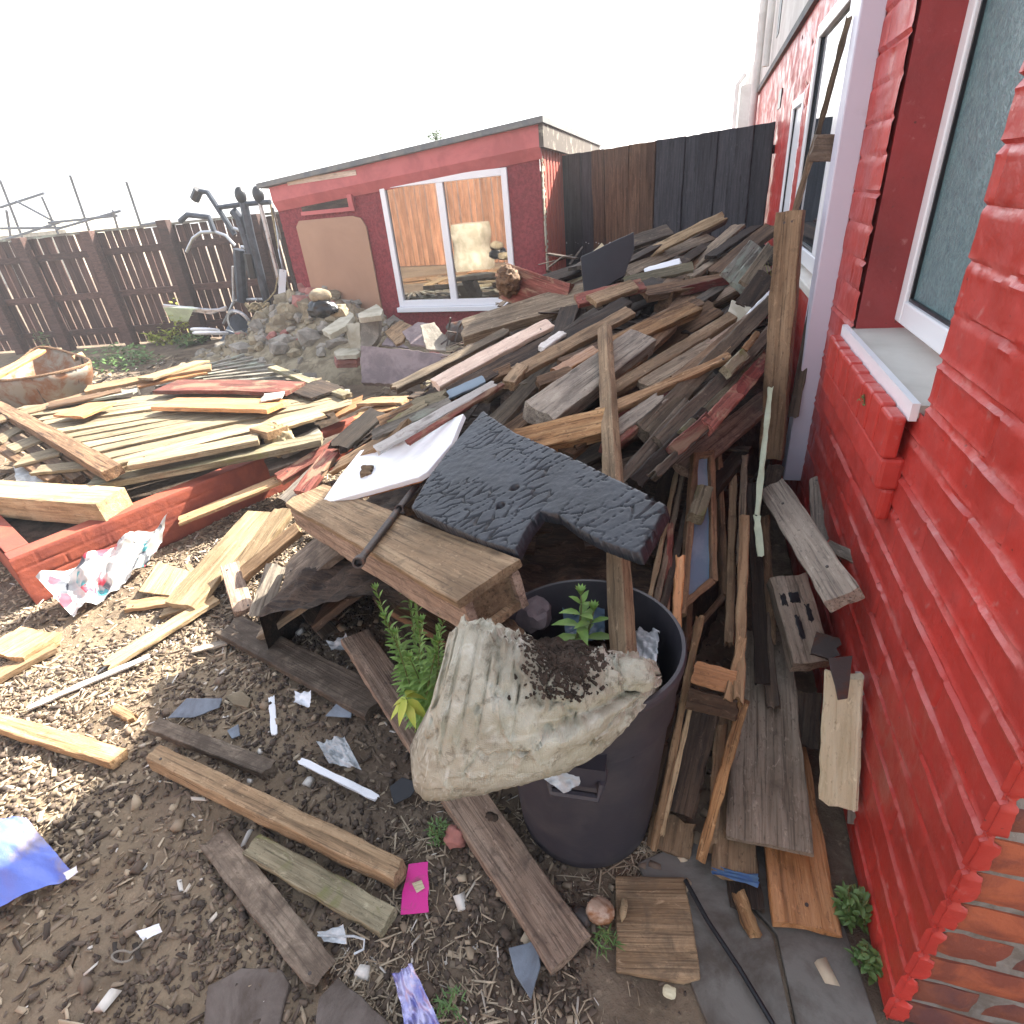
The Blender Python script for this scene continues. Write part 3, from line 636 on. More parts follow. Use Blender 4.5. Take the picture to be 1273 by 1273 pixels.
# ================================================================= LEFT SLATTED FENCE
la=np.array([-13.5,6.35,0]); lb=np.array([-5.2,7.75,0]); ld=un(lb-la); LL=np.linalg.norm(lb-la)
lf=empty('slat_fence',la,'long red-brown slatted fence with light showing through its gaps, at the left','fence')
pitch=.128; n=int(LL/pitch)
for k in range(n):
    c=la+ld*(k+.5)*pitch; Mf=Matrix([[ld[0],-ld[1],0,c[0]],[ld[1],ld[0],0,c[1]],[0,0,1,0],[0,0,0,1]]); h_=1.60+random.uniform(-.015,.02)
    v,f=bmesh_board(h_,.112,.112,.016,.003,.003,0,.0015,seed=k+300,nw=2,seg=6)
    mobj('fence_slat',v,f,M['fence'],lf,Mf@Matrix.Rotation(random.uniform(-.008,.008),4,'Y')@Matrix.Translation((0,0,h_/2+.03))@Matrix(((0,1,0,0),(0,0,-1,0),(-1,0,0,0),(0,0,0,1))))
c=la+ld*LL/2; Mf=Matrix([[ld[0],-ld[1],0,c[0]],[ld[1],ld[0],0,c[1]],[0,0,1,0],[0,0,0,1]])
for z in (1.36,.78,.25):
    m=MB(); m.box(-LL/2,LL/2,-.075,-.018,z-.045,z+.045,M=Mf); m.build('rail',M['fence'],lf,False)
m=MB(); m.box(-LL/2,LL/2,-.06,.05,1.628,1.66,M=Mf); m.build('cap_rail',M['slat'],lf,False)
for px in (-30,35,122,219,330):
    r=ray(px,300); nn=np.array([-ld[1],ld[0],0]); p=CAM+r*(((la-CAM)@nn)/(r@nn)); Mp=Matrix([[ld[0],-ld[1],0,p[0]],[ld[1],ld[0],0,p[1]],[0,0,1,0],[0,0,0,1]])
    m=MB(); m.box(-.08,.08,-.20,-.077,0,1.66 if px!=219 else 1.70,M=Mp); o=m.build('post',M['fence'],lf,False); bevel(o,.008)
# fence and rubbish behind the viewpoint, seen in the shed window's reflection
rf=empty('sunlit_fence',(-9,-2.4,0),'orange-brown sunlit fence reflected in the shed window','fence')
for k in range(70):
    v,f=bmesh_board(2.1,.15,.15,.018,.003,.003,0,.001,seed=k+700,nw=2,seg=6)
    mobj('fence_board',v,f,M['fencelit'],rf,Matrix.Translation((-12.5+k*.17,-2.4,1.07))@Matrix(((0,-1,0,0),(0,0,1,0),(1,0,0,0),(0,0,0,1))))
bg_=MB()
for i,z in enumerate(np.linspace(0,1.0,9)):
    pass
v=[];f=[]
for i in range(10):
    z=i/9*1.05
    for k in range(20):
        a=2*math.pi*k/20; q=(abs(math.cos(a))**4+abs(math.sin(a))**4)**-.25; rr=.42*q*(1+.06*math.sin(i*1.1)+random.uniform(-.03,.03)); v.append((-6.9+rr*math.cos(a),-1.3+rr*math.sin(a),z))
for i in range(9):
    for k in range(20): f.append((i*20+k,i*20+(k+1)%20,(i+1)*20+(k+1)%20,(i+1)*20+k))
f.append(tuple(180+k for k in range(20)))
tag(mobj('bulk_bag',v,f,M['palestone']),'pale bulk bag seen reflected in the left shed window pane','bag')
for A,B,lb_ in (((-5.6,-1.9,0.0),(-4.6,-2.1,2.0),'pale diagonal timber prop reflected in the right shed window pane'),((-5.4,-1.7,.25),(-4.0,-2.0,.75),'low slanting timber reflected beside the diagonal prop')):
    board(lb_,np.array(A),np.array(B),0,.06,'pale',name='timber_prop',cat='timber',n=(0,1,.1),wm=.12)
#@@OBJ

M['bluepaint']=plain('faded_blue_paint',(.035,.09,.22),.6,c2=(.06,.12,.2),sc=20)
# ================================================================= DUSTBIN
def lathe(mb,prof,c,n=56,cap=False):
    b=len(mb.v)
    for r,z in prof:
        for k in range(n):
            a=2*math.pi*k/n; mb.v.append((c[0]+r*math.cos(a),c[1]+r*math.sin(a),z))
    for i in range(len(prof)-1):
        for k in range(n): mb.f.append((b+i*n+k,b+i*n+(k+1)%n,b+(i+1)*n+(k+1)%n,b+(i+1)*n+k))
    if cap: mb.f.append(tuple(b+(len(prof)-1)*n+k for k in range(n)))
bc=np.array([-.222,1.02]); tc_=np.array([-.203,.998]); BZ=.68
dustbin=empty('dustbin',(bc[0],bc[1],0),'round charcoal plastic dustbin standing between the timber pile and the paving, full of rubbish','dustbin')
def binpart(name,prof,mat,par,n=64):
    m=MB(); lathe(m,prof,(0,0),n); 
    m.v=[(x+bc[0]+(tc_[0]-bc[0])*z/BZ,y+bc[1]+(tc_[1]-bc[1])*z/BZ,z) for x,y,z in m.v]; return m.build(name,M[mat],par,True,.8)
body=binpart('body',[(0,.012),(.165,.010),(.180,.004),(.187,.015),(.190,.06),(.2095,.50),(.2095,.505)],'bin',dustbin)
binpart('rim',[(.2095,.50),(.217,.503),(.218,.515),(.2165,.59),(.222,.60),(.223,.645),(.230,.655),(.231,.675),(.227,.682),(.219,.682),(.216,.67),(.2085,.60),(.202,.5),(.196,.40),(.19,.3)],'bin',dustbin)
hp=G(690,955,.56); 
m=MB(); hc_=Yp(715,962,tc_[1]-.235); 
ang=math.atan2(hc_[1]-tc_[1],hc_[0]-tc_[0]); rad=np.array([math.cos(ang),math.sin(ang),0]); tan_=np.array([-rad[1],rad[0],0]); hb=np.array([tc_[0],tc_[1],.50])+rad*.214
m.tube([hb-tan_*.06,hb-tan_*.055+rad*.035,hb-tan_*.05+rad*.045+np.array([0,0,-.03]),hb+tan_*.05+rad*.045+np.array([0,0,-.03]),hb+tan_*.055+rad*.035,hb+tan_*.06],.010,8)
m.box(-.065,.065,-.012,.03,.0,.06,M=Matrix([[tan_[0],rad[0],0,hb[0]],[tan_[1],rad[1],0,hb[1]],[0,0,1,hb[2]-.02],[0,0,0,1]]))
m.build('handle',M['bin'],dustbin)
# rubbish level inside the bin: soil, film, stones
def blob(name,c,rx,ry,rz,mat,label=None,cat=None,seed=0,amp=.25,fr=2.,sub=3,group=None,parent=None,rot=0,kind=None,flat=None):
    bm=bmesh.new(); bmesh.ops.create_icosphere(bm,subdivisions=sub,radius=1)
    for v in bm.verts:
        d=mnoise.noise(v.co*fr+Vector((seed*3.1,seed*1.7,seed)))*amp+mnoise.noise(v.co*fr*2.7+Vector((seed,0,seed*5)))*amp*.4
        v.co*=1+d
        if flat: 
            for a in range(3): v.co[a]=max(-flat,min(flat,v.co[a]))
        v.co=Vector((v.co.x*rx,v.co.y*ry,v.co.z*rz))
    me=bpy.data.meshes.new(name); bm.to_mesh(me); bm.free(); me.materials.append(M[mat]); smooth(me,.5 if flat else 1.2)
    o=bpy.data.objects.new(name,me); COL.objects.link(o); o.matrix_world=Matrix.Translation(Vector(c))@Matrix.Rotation(rot,4,'Z')
    if parent: o.parent=parent; o.matrix_parent_inverse=parent.matrix_world.inverted()
    else: tag(o,label,cat,group,kind)
    return o
sg=blob('soil',(tc_[0],tc_[1],.50),.195,.195,.07,'soil','crumbly dark soil and rubbish filling the dustbin','soil',3,.12,3,5,kind='stuff')
sp=G(690,812,.73); blob('soil_heap',(sp[0],sp[1],.655),.10,.085,.075,'soil','loose dark soil spilling over the top of the white sack','soil',5,.35,3.2,5,kind='stuff')
# ---------------------------------------------------------------- sack
def sack():
    secs=[(531,886,40,.055),(537,884,88,.10),(548,882,103,.125),(566,881,107,.135),(600,880,103,.135),(640,878,95,.13),(680,878,84,.12),(715,877,74,.10),(745,872,62,.085),(772,862,48,.065),(795,850,34,.045),(812,843,22,.03),(820,841,8,.01)]
    n=200; m=190
    ss=np.linspace(0,len(secs)-1,n); A=np.array(secs,float); cf=R@np.array([0,0,1.]); upv=R@np.array([0,-1.,0]); rt=R@np.array([1.,0,0]); Vv=np.zeros((n,m,3)); tone=[]
    def cr(i,t):
        p=[A[max(0,min(len(A)-1,i+k))] for k in(-1,0,1,2)]
        return .5*((2*p[1])+(-p[0]+p[2])*t+(2*p[0]-5*p[1]+4*p[2]-p[3])*t*t+(-p[0]+3*p[1]-3*p[2]+p[3])*t**3)
    a=2*np.pi*np.arange(m)/m; ca,sa=np.cos(a),np.sin(a)
    def ridge(x,y,w_,o=3): return np.clip(1-np.abs(fbm(x,y,o)-.44)/w_,0,1)
    for q,s in enumerate(ss):
        i=min(int(s),len(A)-2); x,y,hh,dd=cr(i,s-i); t=(x-531)/289.; T=np.full(m,t)
        zc=1.17-.10*math.sin(t*2.6)+.10*t*t; c=CAM+R@(np.array([x-CC,y-CC,F])*zc/F); hm=hh*zc/F
        fold=.024*(fbm(T*3+3+.6*sa,ca*1.1+50,2)-.45)
        fold+=.011*ridge(T*5+30+sa*.6,ca*2.2+10+sa*1.0,.030)-.013*ridge(T*7+60,sa*2.0+7+ca,.035)
        # hoop creases at the left end, long gathers at the right
        hoop=sum(math.exp(-((t-h_)/w_)**2)*k_ for h_,k_,w_ in((.045,-.014,.010),(.075,.006,.01),(.105,-.009,.008),(.17,-.006,.006),(.235,-.007,.007),(.30,.005,.008),(.37,-.006,.006)))
        fold+=hoop*(.7+.5*np.sin(a*3))
        g_=max(0,(t-.45)/.55); fold+=(.007*g_*np.sin(a*9+t*14+3*fbm(T*5,sa*1.5,2))+.004*g_*np.sin(a*17-t*9))*np.clip(1.3-np.abs(sa),0.1,1)
        fold+=.006*ridge(T*16+5,sa*4+ca*3+80,.05,2)+.003*np.sin(t*46+2*np.sin(a*2+t*5))*np.clip(fbm(T*3,ca+9,2)*3-1,0,1)
        fold-=.022*np.clip(sa,0,1)*math.exp(-((t-.48)/.13)**2); fold*=np.clip(1.15+sa,.25,1)
        # a deep fold sweeping across the face
        fc=-.15+.9*(t-.35); fold-=.020*np.exp(-((sa-fc)/.10)**2)*np.clip((t-.38)*5,0,1)*(ca>-.3); fold+=.014*np.exp(-((sa-fc+.22)/.14)**2)*np.clip((t-.38)*5,0,1)
        hy=hm+fold; dx=dd+fold
        Vv[q]=c[None]+upv[None]*(sa*hy)[:,None]-cf[None]*(ca*dx)[:,None]+rt[None]*(.035*sa*(1-t))[:,None]
    f=[(i*m+k,i*m+(k+1)%m,(i+1)*m+(k+1)%m,(i+1)*m+k) for i in range(n-1) for k in range(m)]
    f.append(tuple(range(m))); f.append(tuple((n-1)*m+k for k in range(m)))
    o=mobj('sack',Vv.reshape(-1,3).tolist(),f,M['sack'],None,None,True,1.6); tag(o,'dirty off-white woven sack slumped over the rim of the dustbin','sack')
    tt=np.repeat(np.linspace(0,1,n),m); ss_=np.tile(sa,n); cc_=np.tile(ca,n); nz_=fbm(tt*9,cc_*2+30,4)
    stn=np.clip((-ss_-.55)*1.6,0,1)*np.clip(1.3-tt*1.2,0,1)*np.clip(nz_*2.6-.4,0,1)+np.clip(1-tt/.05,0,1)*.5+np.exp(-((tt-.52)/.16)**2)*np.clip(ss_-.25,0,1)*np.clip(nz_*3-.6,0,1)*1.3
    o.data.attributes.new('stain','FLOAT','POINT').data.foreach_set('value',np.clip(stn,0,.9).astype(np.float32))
    crs=np.clip(1-np.abs(fbm(tt*26+5,cc_*1.6+ss_*.8+90,3)-.44)/.022,0,1)*np.clip(fbm(tt*5,ss_*2+9,2)*3-1.0,0,.6)+np.clip(1-np.abs(fbm(tt*4+55,cc_*7+ss_*5+9,3)-.44)/.02,0,1)*.35
    o.data.attributes.new('crease','FLOAT','POINT').data.foreach_set('value',np.clip(crs,0,.65).astype(np.float32))
    cl=MB(); rs=np.random.RandomState(3)
    for _ in range(1900):
        i=int(n*np.clip(rs.normal(.53,.055),.3,.70)); k=int(m*(np.clip(rs.normal(.22,.055),.07,.36)))
        if rs.rand()<.25: k=int(m*rs.uniform(.06,.3))
        p=Vv[i,k%m]; s_=rs.uniform(.001,.0038)*(1.6 if rs.rand()<.1 else 1); cl.box(-s_*rs.uniform(.6,2.2),s_,-s_,s_*.8,-s_*.4,s_*.6,M=Matrix.Translation(p)@Matrix.Rotation(rs.rand()*6,4,'Z')@Matrix.Rotation(rs.rand()*3,4,'X'))
    tag(cl.build('soil_crumbs',M['soil'],None,False),'dark soil crumbs lying on top of the sack','soil',kind='stuff')
sack()
# gathered flap of the sack at the bin's right rim
fl=blob('sack_flap',G(785,838,.76),.046,.035,.030,'sack','crumpled off-white end of the sack lying on the right side of the bin rim','sack end',12,.22,1.8,5)
blob('sack_flap',G(742,842,.77),.052,.030,.028,'sack','rolled-over mouth of the sack beside the leaning upright timber','sack end',14,.22,1.8,5)
# ================================================================= BIG PILE : placed boards
# (label, A, B, width px, thickness, material, layer, options)
PB=[
# far, top of heap
('long rotten brown beam jutting left below the shed window',(573,408,'Y',3.5),(745,358,'Y',3.5),24,.07,'grey',0,dict(rag=(.05,.01))),
('short thick red timber with a black rotten end, below the shed window',(622,348,'Y',3.75),(702,376,'Y',3.5),46,.10,'redp2',0,dict(rag=(.09,.02),n='cam')),
('pale-faced board propped behind the black panel',(690,378,'Y',4.05),(758,314,'Y',4.2),30,.03,'cream',1,dict(n='cam',rag=(.03,.01))),
('dark board lying behind the black panel, just left of the sunlit tip',(780,302,'Y',4.4),(834,284,'Y',4.6),14,.03,'darkgrey',1,{}),
('dark board under the sunlit-tipped one',(770,326,'Y',4.3),(826,304,'Y',4.5),14,.03,'darkgrey',1,{}),
('thin splintered board with a sunlit pale tip, highest on the pile',(790,322,'Y',4.3),(900,267,'Y',4.6),11,.02,'pale',2,dict(rag=(.02,.06))),
('mossy pale board across the top of the pile',(775,349,'Y',4.0),(862,330,'Y',4.0),11,.02,'mossy',3,{}),
('short white-painted slip on the mossy board',(800,338,'Y',4.1),(846,325,'Y',4.1),9,.012,'laminate',3,{}),
('red painted board in shadow at the foot of the black fence',(780,334,'Y',4.5),(905,310,'Y',4.7),18,.02,'redp',0,{}),
('wide dark grey panel lying against the black fence',(800,365,'Y',4.05),(958,312,'Y',4.5),40,.03,'darkgrey',1,dict(wB=26)),
('red flaking board beside the grey glass frames',(846,363,'Y',3.7),(915,346,'Y',3.9),11,.02,'redp',4,dict(n='cam')),
('brown board below the red flaking one',(835,388,'Y',3.6),(920,360,'Y',3.9),20,.03,'brown',3,{}),
('long board with yellow rotten edge through the middle of the pile',(752,432),(864,378),18,.045,'rot',5,dict(rag=(.05,.01))),
('brown continuation board behind the rotten-edged one',(700,452),(870,372),16,.03,'brown',2,{}),
('orange-brown short board left of the upright timber',(690,462),(742,432),12,.03,'orange',3,{}),
('long tan board with white paint edge under the rotten beam',(640,462),(785,384),14,.03,'tan',4,{}),
('dark brown board above the tan one',(660,440),(780,372),14,.03,'dark',2,{}),
('reddish brown board under the black panel',(716,372),(800,352),14,.03,'redp2',3,{}),
('tan board end beside the dark block',(735,372),(790,352),14,.03,'tan',4,{}),
('blue-white paint-edged strip near the pink board',(672,432),(700,412),8,.02,'whitep',4,{}),
('large pale pink board slanting down the left of the pile',(540,476),(684,400),15,.03,'pinkp',5,dict(wB=13)),
('dark-sided plank under the pale pink board',(560,488),(690,420),17,.05,'dark',3,{}),
('short squared batten stub by the pink board',(632,474),(650,452),14,.04,'tan',5,{}),
('long brown board below the pink one',(470,524),(636,456),12,.03,'brown',3,{}),
('pale blue-grey painted strip in the left of the pile',(540,498),(602,470),10,.015,'glass_blue',4,{}),
('long white painted pitted lath above the white board',(467,558),(615,476),10,.018,'whitep',7,{}),
('thin pink-brown lath beside the white pitted lath',(505,550),(626,476),6,.015,'redp2',7,{}),
('grey-green painted board edge left of the white lath',(462,540),(560,498),11,.02,'slat',6,{}),
('mossy yellow crumbling board left of the white lath',(512,503),(555,490),14,.03,'mossy',6,dict(rag=(.02,.02))),
('grey mossy board below the yellow crumbling one',(482,528),(530,500),10,.03,'mossy',6,{}),
('tan edged board pointing at the small wood block',(417,578,.5),(500,530),10,.02,'pine',6,{}),
('dark reddish board, left of the tan edged one',(418,556,.42),(470,510,.5),20,.03,'dark',4,dict(rag=(.03,.01))),
('long red-brown rail with a sunlit top edge, at the left foot of the pile',(345,594,.20),(468,522,.36),13,.04,'redp2',4,{}),
# middle
('thick grey pitted plank with a broken near end, left of the upright timber',(668,512),(800,415),40,.075,'silver',7,dict(wB=30,rag=(.03,.01),nails=None)),
('wide dark board behind the upright timber',(740,478),(825,400),34,.03,'brown',2,{}),
('short brown round-edged log stub behind the grey plank',(668,474),(712,459),13,.045,'brown',4,{}),
('rotten orange-brown plank with a crumbling splintered edge above the charred board',(640,548),(762,518),30,.05,'rot',8,dict(rag=(.05,.01))),
('long tan batten slanting up right of the upright timber',(758,484),(912,390),13,.035,'tan',6,{}),
('thin tan batten with a tapered tip, below the long one',(745,512),(908,440),13,.03,'pine',7,dict(wB=7)),
('weathered white splintered board with an orange broken end',(762,535),(826,490),17,.03,'silver',6,dict(rag=(.01,.03))),
('red-edged board under the weathered white one',(752,556),(812,508),14,.03,'redp2',5,{}),
('brown plank behind the weathered board',(700,560),(770,500),24,.03,'brown',3,{}),
# right-hand set running up to the house
('long grey-green weathered rail, first from the pale plaster piece',(800,535),(962,372),20,.04,'grey',4,dict(n='cam')),
('long dark green-grey rail, second from the plaster piece',(820,548),(962,408),17,.04,'darkgrey',5,dict(n='cam')),
('mossy rail behind the tall upright, third from the plaster piece',(850,540),(968,425),14,.04,'mossy',5,dict(n='cam')),
('short pale mossy block on the rails',(905,460),(928,438),15,.03,'mossy',7,dict(n='cam')),
('orange rotten sliver on the rails',(926,434),(943,412),8,.02,'rot',7,dict(n='cam')),
('red-painted board end, upper, beside the tall upright',(918,487),(956,442),18,.03,'redp',6,dict(n='cam')),
('red-painted board end, middle, beside the tall upright',(880,528),(924,480),20,.03,'redp2',6,dict(n='cam')),
('red-painted board end, lower, above the glass frame',(838,560),(884,518),18,.03,'redp2',6,dict(n='cam')),
('dark rail running down behind the glass frame',(790,600),(880,510),18,.04,'dark',4,dict(n='cam')),
('dark grey rail above the charred board tip',(772,598),(858,498),17,.04,'darkgrey',4,dict(n='cam')),
('dark narrow rail left of the glass frame',(815,590),(880,530),12,.03,'darkgrey',5,dict(n='cam')),
('pale-edged grey board leaning at the far right of the pile',(904,345,'Y',3.6),(940,303,'Y',4.0),18,.02,'slat',3,dict(n='cam')),
('second pale-edged grey board leaning beside it',(916,356,'Y',3.5),(952,312,'Y',3.9),20,.02,'slat',4,dict(n='cam')),
('third leaning grey board nearest the tall upright',(926,352,'Y',3.4),(960,305,'Y',3.8),14,.02,'grey',3,dict(n='cam')),
('glossy wine-dark panel in front of the pale-edged boards',(925,382,'Y',3.2),(954,340,'Y',3.5),24,.015,'dark',6,dict(n='cam')),
('pale blue painted edge strip under the wine-dark panel',(930,394,'Y',3.1),(966,357,'Y',3.4),8,.015,'laminate',7,dict(n='cam')),
('pale green-white plaster fragment under the wine-dark panel',(908,420,'Y',2.95),(922,376,'Y',3.2),26,.02,'palestone',5,dict(n='cam',rag=(.03,.03))),
('small white plaster scrap in the hollow of the pile',(874,452),(900,440),16,.02,'slat',2,dict(n='cam')),
('grey plastered scrap lower in the hollow',(866,470),(888,460),16,.02,'greystone',2,dict(n='cam')),
]
for a in PB: board(a[0],a[1],a[2],a[3],a[4],a[5],a[6],**a[7])
_o=[o for o in bpy.data.objects if o.get('label','').startswith('short thick red timber')][0]
blob('rotten_end',Yp(632,350,3.66),.075,.08,.09,'brown',seed=41,amp=.3,fr=3.5,sub=4,parent=_o)
for _l,_A,_B,_w,_m in (('brown plank lying third from the top along the right of the pile',(842,470),(930,398),15,'brown'),('tan plank end poking up by the grey scraps',(822,506),(905,428),11,'tan'),('flat grey board behind the weathered white stub',(800,478),(890,424),17,'grey'),('long reddish board beneath the thin tapered batten',(752,530),(850,470),13,'redp2'),('bent brown board low in the middle, above the charred board tip',(712,552),(800,500),14,'brown'),('pale scarred lath crossing the wine-dark panel foot',(880,430),(944,384),9,'pinkbrown')): board(_l,_A,_B,_w,.03,_m,4)
# dark block pointing at the viewer
blk=board('dark brown squared beam end pointing out of the pile top',Yp(800,360,3.55),Yp(840,338,4.1),0,.13,'dark',0,name='beam',cat='beam',wm=.14)
board('brown beam end beside the dark squared one',Yp(826,362,3.5),Yp(845,340,4.0),0,.12,'brown',0,name='beam',cat='beam',wm=.10)
plate('large black plastic panel standing on top of the pile',[(722,319),(788,288),(789,309),(776,343),(727,371)],[(722,319,'Y',3.5),(788,288,'Y',3.7),(727,371,'Y',3.35)],.02,'black',0,name='panel',cat='panel')
plate('white laminated board with an orange edge, left of the charred board',[(398,627),(422,592),(448,560),(500,546),(576,514),(560,552),(531,586),(520,593)],[(398,627,.52),(576,514),(531,586,.74)],.022,'laminate',7,name='laminated_board',cat='board',rag=.001)
plate('thin orange underside edge of the white laminated board',[(398,629),(422,593),(530,588),(519,596)],[(398,627,.50),(576,514),(531,586,.72)],.02,'orange',7,name='board',cat='board',rag=.001)
board('small squared wood block resting on the white board',(447,583,.60),(462,583,.60),11,.03,'tan',12,name='wood_block',cat='wood block')
# charred board: relief grid
def charredboard():
    poly=[(600,511),(640,538),(683,556),(724,574),(762,594),(800,612),(829,628),(812,660),(795,688),(770,680),(746,671),(715,655),(694,639),(671,635),(655,655),(640,684),(600,672),(560,655),(511,631),(520,614),(531,595),(560,556)]
    # three anchors: leaning across the heap in front of the upright
    a,n=plane_of([(600,511,'Y',1.80),(829,628,'Y',1.17),(511,631,'Y',1.33)],0)
    P3=[onplane(x,y,a,n) for x,y in poly]; org=sum(P3)/len(P3); X=un(P3[6]-P3[0]); mw=frame(X,n,org); inv=mw.inverted()
    q=[(inv@Vector(p)).to_2d() for p in P3]; xs=[p.x for p in q]; ys=[p.y for p in q]; st=.0036
    gx=np.arange(min(xs),max(xs),st); gy=np.arange(min(ys),max(ys),st); XX,YY=np.meshgrid(gx,gy)
    inside=np.zeros(XX.shape,bool); j=len(q)-1
    for i in range(len(q)):
        c=((q[i].y>YY)!=(q[j].y>YY))&(XX<(q[j].x-q[i].x)*(YY-q[i].y)/(q[j].y-q[i].y+1e-12)+q[i].x); inside^=c; j=i
    rs=np.random.RandomState(4); W=max(xs)-min(xs); Hh=max(ys)-min(ys)
    # stretched cells : cracks mostly across the grain
    sx,sy=.030,.078; pts=[]
    for iy in range(int(Hh/sy)+3):
        for ix in range(int(W/sx)+3):
            pts.append((min(xs)+(ix-1+(iy%2)*.5+rs.uniform(-.35,.35))*sx,min(ys)+(iy-1+rs.uniform(-.38,.38))*sy))
    pts=np.array(pts); wx=XX+(fbm(XX*22,YY*22,3)-.45)*.022+YY*.28*0; wy=YY+(fbm(XX*22+50,YY*22,3)-.45)*.022
    d1=np.full(XX.shape,9.); d2=d1.copy()
    for p in pts:
        d=np.hypot((wx-p[0]-(wy-p[1])*.25)/sx,(wy-p[1])/sy); n1=d<d1; d2=np.where(n1,d1,np.minimum(d2,d)); d1=np.where(n1,d,d1)
    e=d2-d1; fl=vnoise(XX*13+7,YY*13)
    crack=np.clip(1-e/(.03+.15*fl**2),0,1)*np.clip((vnoise(XX*12+90,YY*12)-.28)*4,0,1)
    z=-.010*crack+(fbm(XX*60,YY*60,3)-.45)*.0028+(fbm(XX*5,YY*5,2)-.4)*.006
    for hx,hy in((640,606),(622,628)):
        hp_=inv@Vector(onplane(hx,hy,a,n)); r=np.hypot(XX-hp_.x,YY-hp_.y); z-=.022*np.clip(1-r/.014,0,1)**.5
    ok=inside; idx=-np.ones(XX.shape,int); idx[ok]=np.arange(ok.sum()); V3=np.stack([XX[ok],YY[ok],z[ok]],1); f=[]
    H_,W_=XX.shape; cell=ok[:-1,:-1]&ok[1:,:-1]&ok[:-1,1:]&ok[1:,1:]
    for i,j in np.argwhere(cell): f.append((idx[i,j],idx[i,j+1],idx[i+1,j+1],idx[i+1,j]))
    # pull boundary vertices onto the outline
    cnt=np.zeros(len(V3),int)
    for q4 in f:
        for k in q4: cnt[k]+=1
    E=[(q[i],q[(i+1)%len(q)]) for i in range(len(q))]
    for k in np.where(cnt<4)[0]:
        p=Vector(V3[k,:2]); best=None
        for A_,B_ in E:
            ab=B_-A_; t=max(0,min(1,(p-A_).dot(ab)/ab.length_squared)); c_=A_+ab*t; d_=(p-c_).length
            if best is None or d_<best[0]: best=(d_,c_)
        if best[0]<st*1.6:
            V3[k,0]=best[1].x+rs.uniform(-.0008,.0008); V3[k,1]=best[1].y+rs.uniform(-.0008,.0008); V3[k,2]-=.001
    v=V3.tolist()
    from collections import Counter
    EC=Counter()
    for q4 in f:
        for k in range(4): EC[(q4[k],q4[(k+1)%4])]+=1
    bd=[e_ for e_ in EC if (e_[1],e_[0]) not in EC]; low={}
    def dn(k):
        if k not in low: low[k]=len(v); v.append([v[k][0],v[k][1],-.040]); 
        return low[k]
    for a_,b_ in bd: f.append((b_,a_,dn(a_),dn(b_)))
    crk_=np.concatenate([crack[ok],np.full(len(v)-len(V3),.0)])
    o=mobj('charred_board',v,f,M['char'],None,mw,True,3); at_=o.data.attributes.new('crack','FLOAT','POINT'); at_.data.foreach_set('value',crk_.astype(np.float32)); tag(o,'L-shaped board burnt black with deep alligator cracks, lying on top of the pile','board')
charredboard()
# box beam over the bin
def boxbeam():
    tl,bl,tr,br=G(394,593,.60),G(361,633,.52),G(635,683,.83),G(577,765,.83)
    far=(tl+bl)/2; near=(tr+br)/2; X=un(near-far); Yv=un(tr-br); Yv=un(Yv-X*(Yv@X)); Z=un(np.cross(X,Yv)); 
    if Z@(CAM-near)<0: Z=-Z
    wd=.185; L_=np.linalg.norm(near-far)
    t=empty('box_beam',near,'hollow brown box beam nailed from old planks, sticking out over the dustbin','box beam')
    board('',far,near,0,.022,'tan',0,name='top_board',parent=t,n=Z,wm=wd,rag=(.03,.003))
    o1=-Z*.0235
    for s in(-1,1):
        c=Yv*s*(wd/2-.012)+o1-Z*.0; board('',far+c-Z*.05,near+c-Z*.05,0,.022,'pinkbrown',0,name='side_board',parent=t,n=Yv*s,wm=.10,rag=(.03,.002))
    board('',far-Z*.10,near-Z*.10,0,.02,'tan',0,name='bottom_board',parent=t,n=Z,wm=wd-.05,rag=(.03,.004))
    c=near-X*.03-Z*.06; 
    m=MB(); m.box(-.012,.012,-wd/2+.024,wd/2-.024,-.045,.035,M=Matrix([[X[0],Yv[0],Z[0],c[0]],[X[1],Yv[1],Z[1],c[1]],[X[2],Yv[2],Z[2],c[2]],[0,0,0,1]])); m.build('end_block',M['tan'],t,False)
    # pipe resting on it
    a=G(523,597,.84); b=G(450,693,.66); a=onplane(523,597,far+Z*.014,Z); b=onplane(448,696,far+Z*.014,Z)
    p=empty('pipe_handle',b,'dark metal pipe with open socket stubs lying across the box beam','pipe')
    m=MB(); m.tube([a,b],.0115,12); m.build('tube',M['iron'],p)
    def ring(c,ax,r,l,name):
        m=MB(); c=np.array(c); ax=un(ax); u=un(np.cross(ax,[0,0,1.])); v_=np.cross(ax,u); n=16; b0=0
        for (rr,zz) in((r,0),(r,l),(r*.68,l),(r*.68,l*.2),(0.0001,l*.2)):
            for k in range(n):
                th=2*math.pi*k/n; m.v.append(tuple(c+ax*zz+rr*(u*math.cos(th)+v_*math.sin(th))))
        for i in range(4):
            for k in range(n): m.f.append((i*n+k,i*n+(k+1)%n,(i+1)*n+(k+1)%n,(i+1)*n+k))
        m.build(name,M['iron'],p)
    Xp_=un(b-a); vw=un(CAM-a)
    ring(a,vw+Xp_*-.2,.0165,.03,'socket'); ring(b,vw*.8+Xp_*.5,.0165,.03,'socket'); ring(a+(b-a)*.42,vw,.015,.022,'socket')
    board('split brown offcut poking out under the near end of the box beam',near-Z*.16-X*.12,near-Z*.155+X*.04-Yv*.03,0,.02,'brown',0,name='offcut',cat='offcut',n=Z,wm=.11,rag=(.01,.03))
boxbeam()
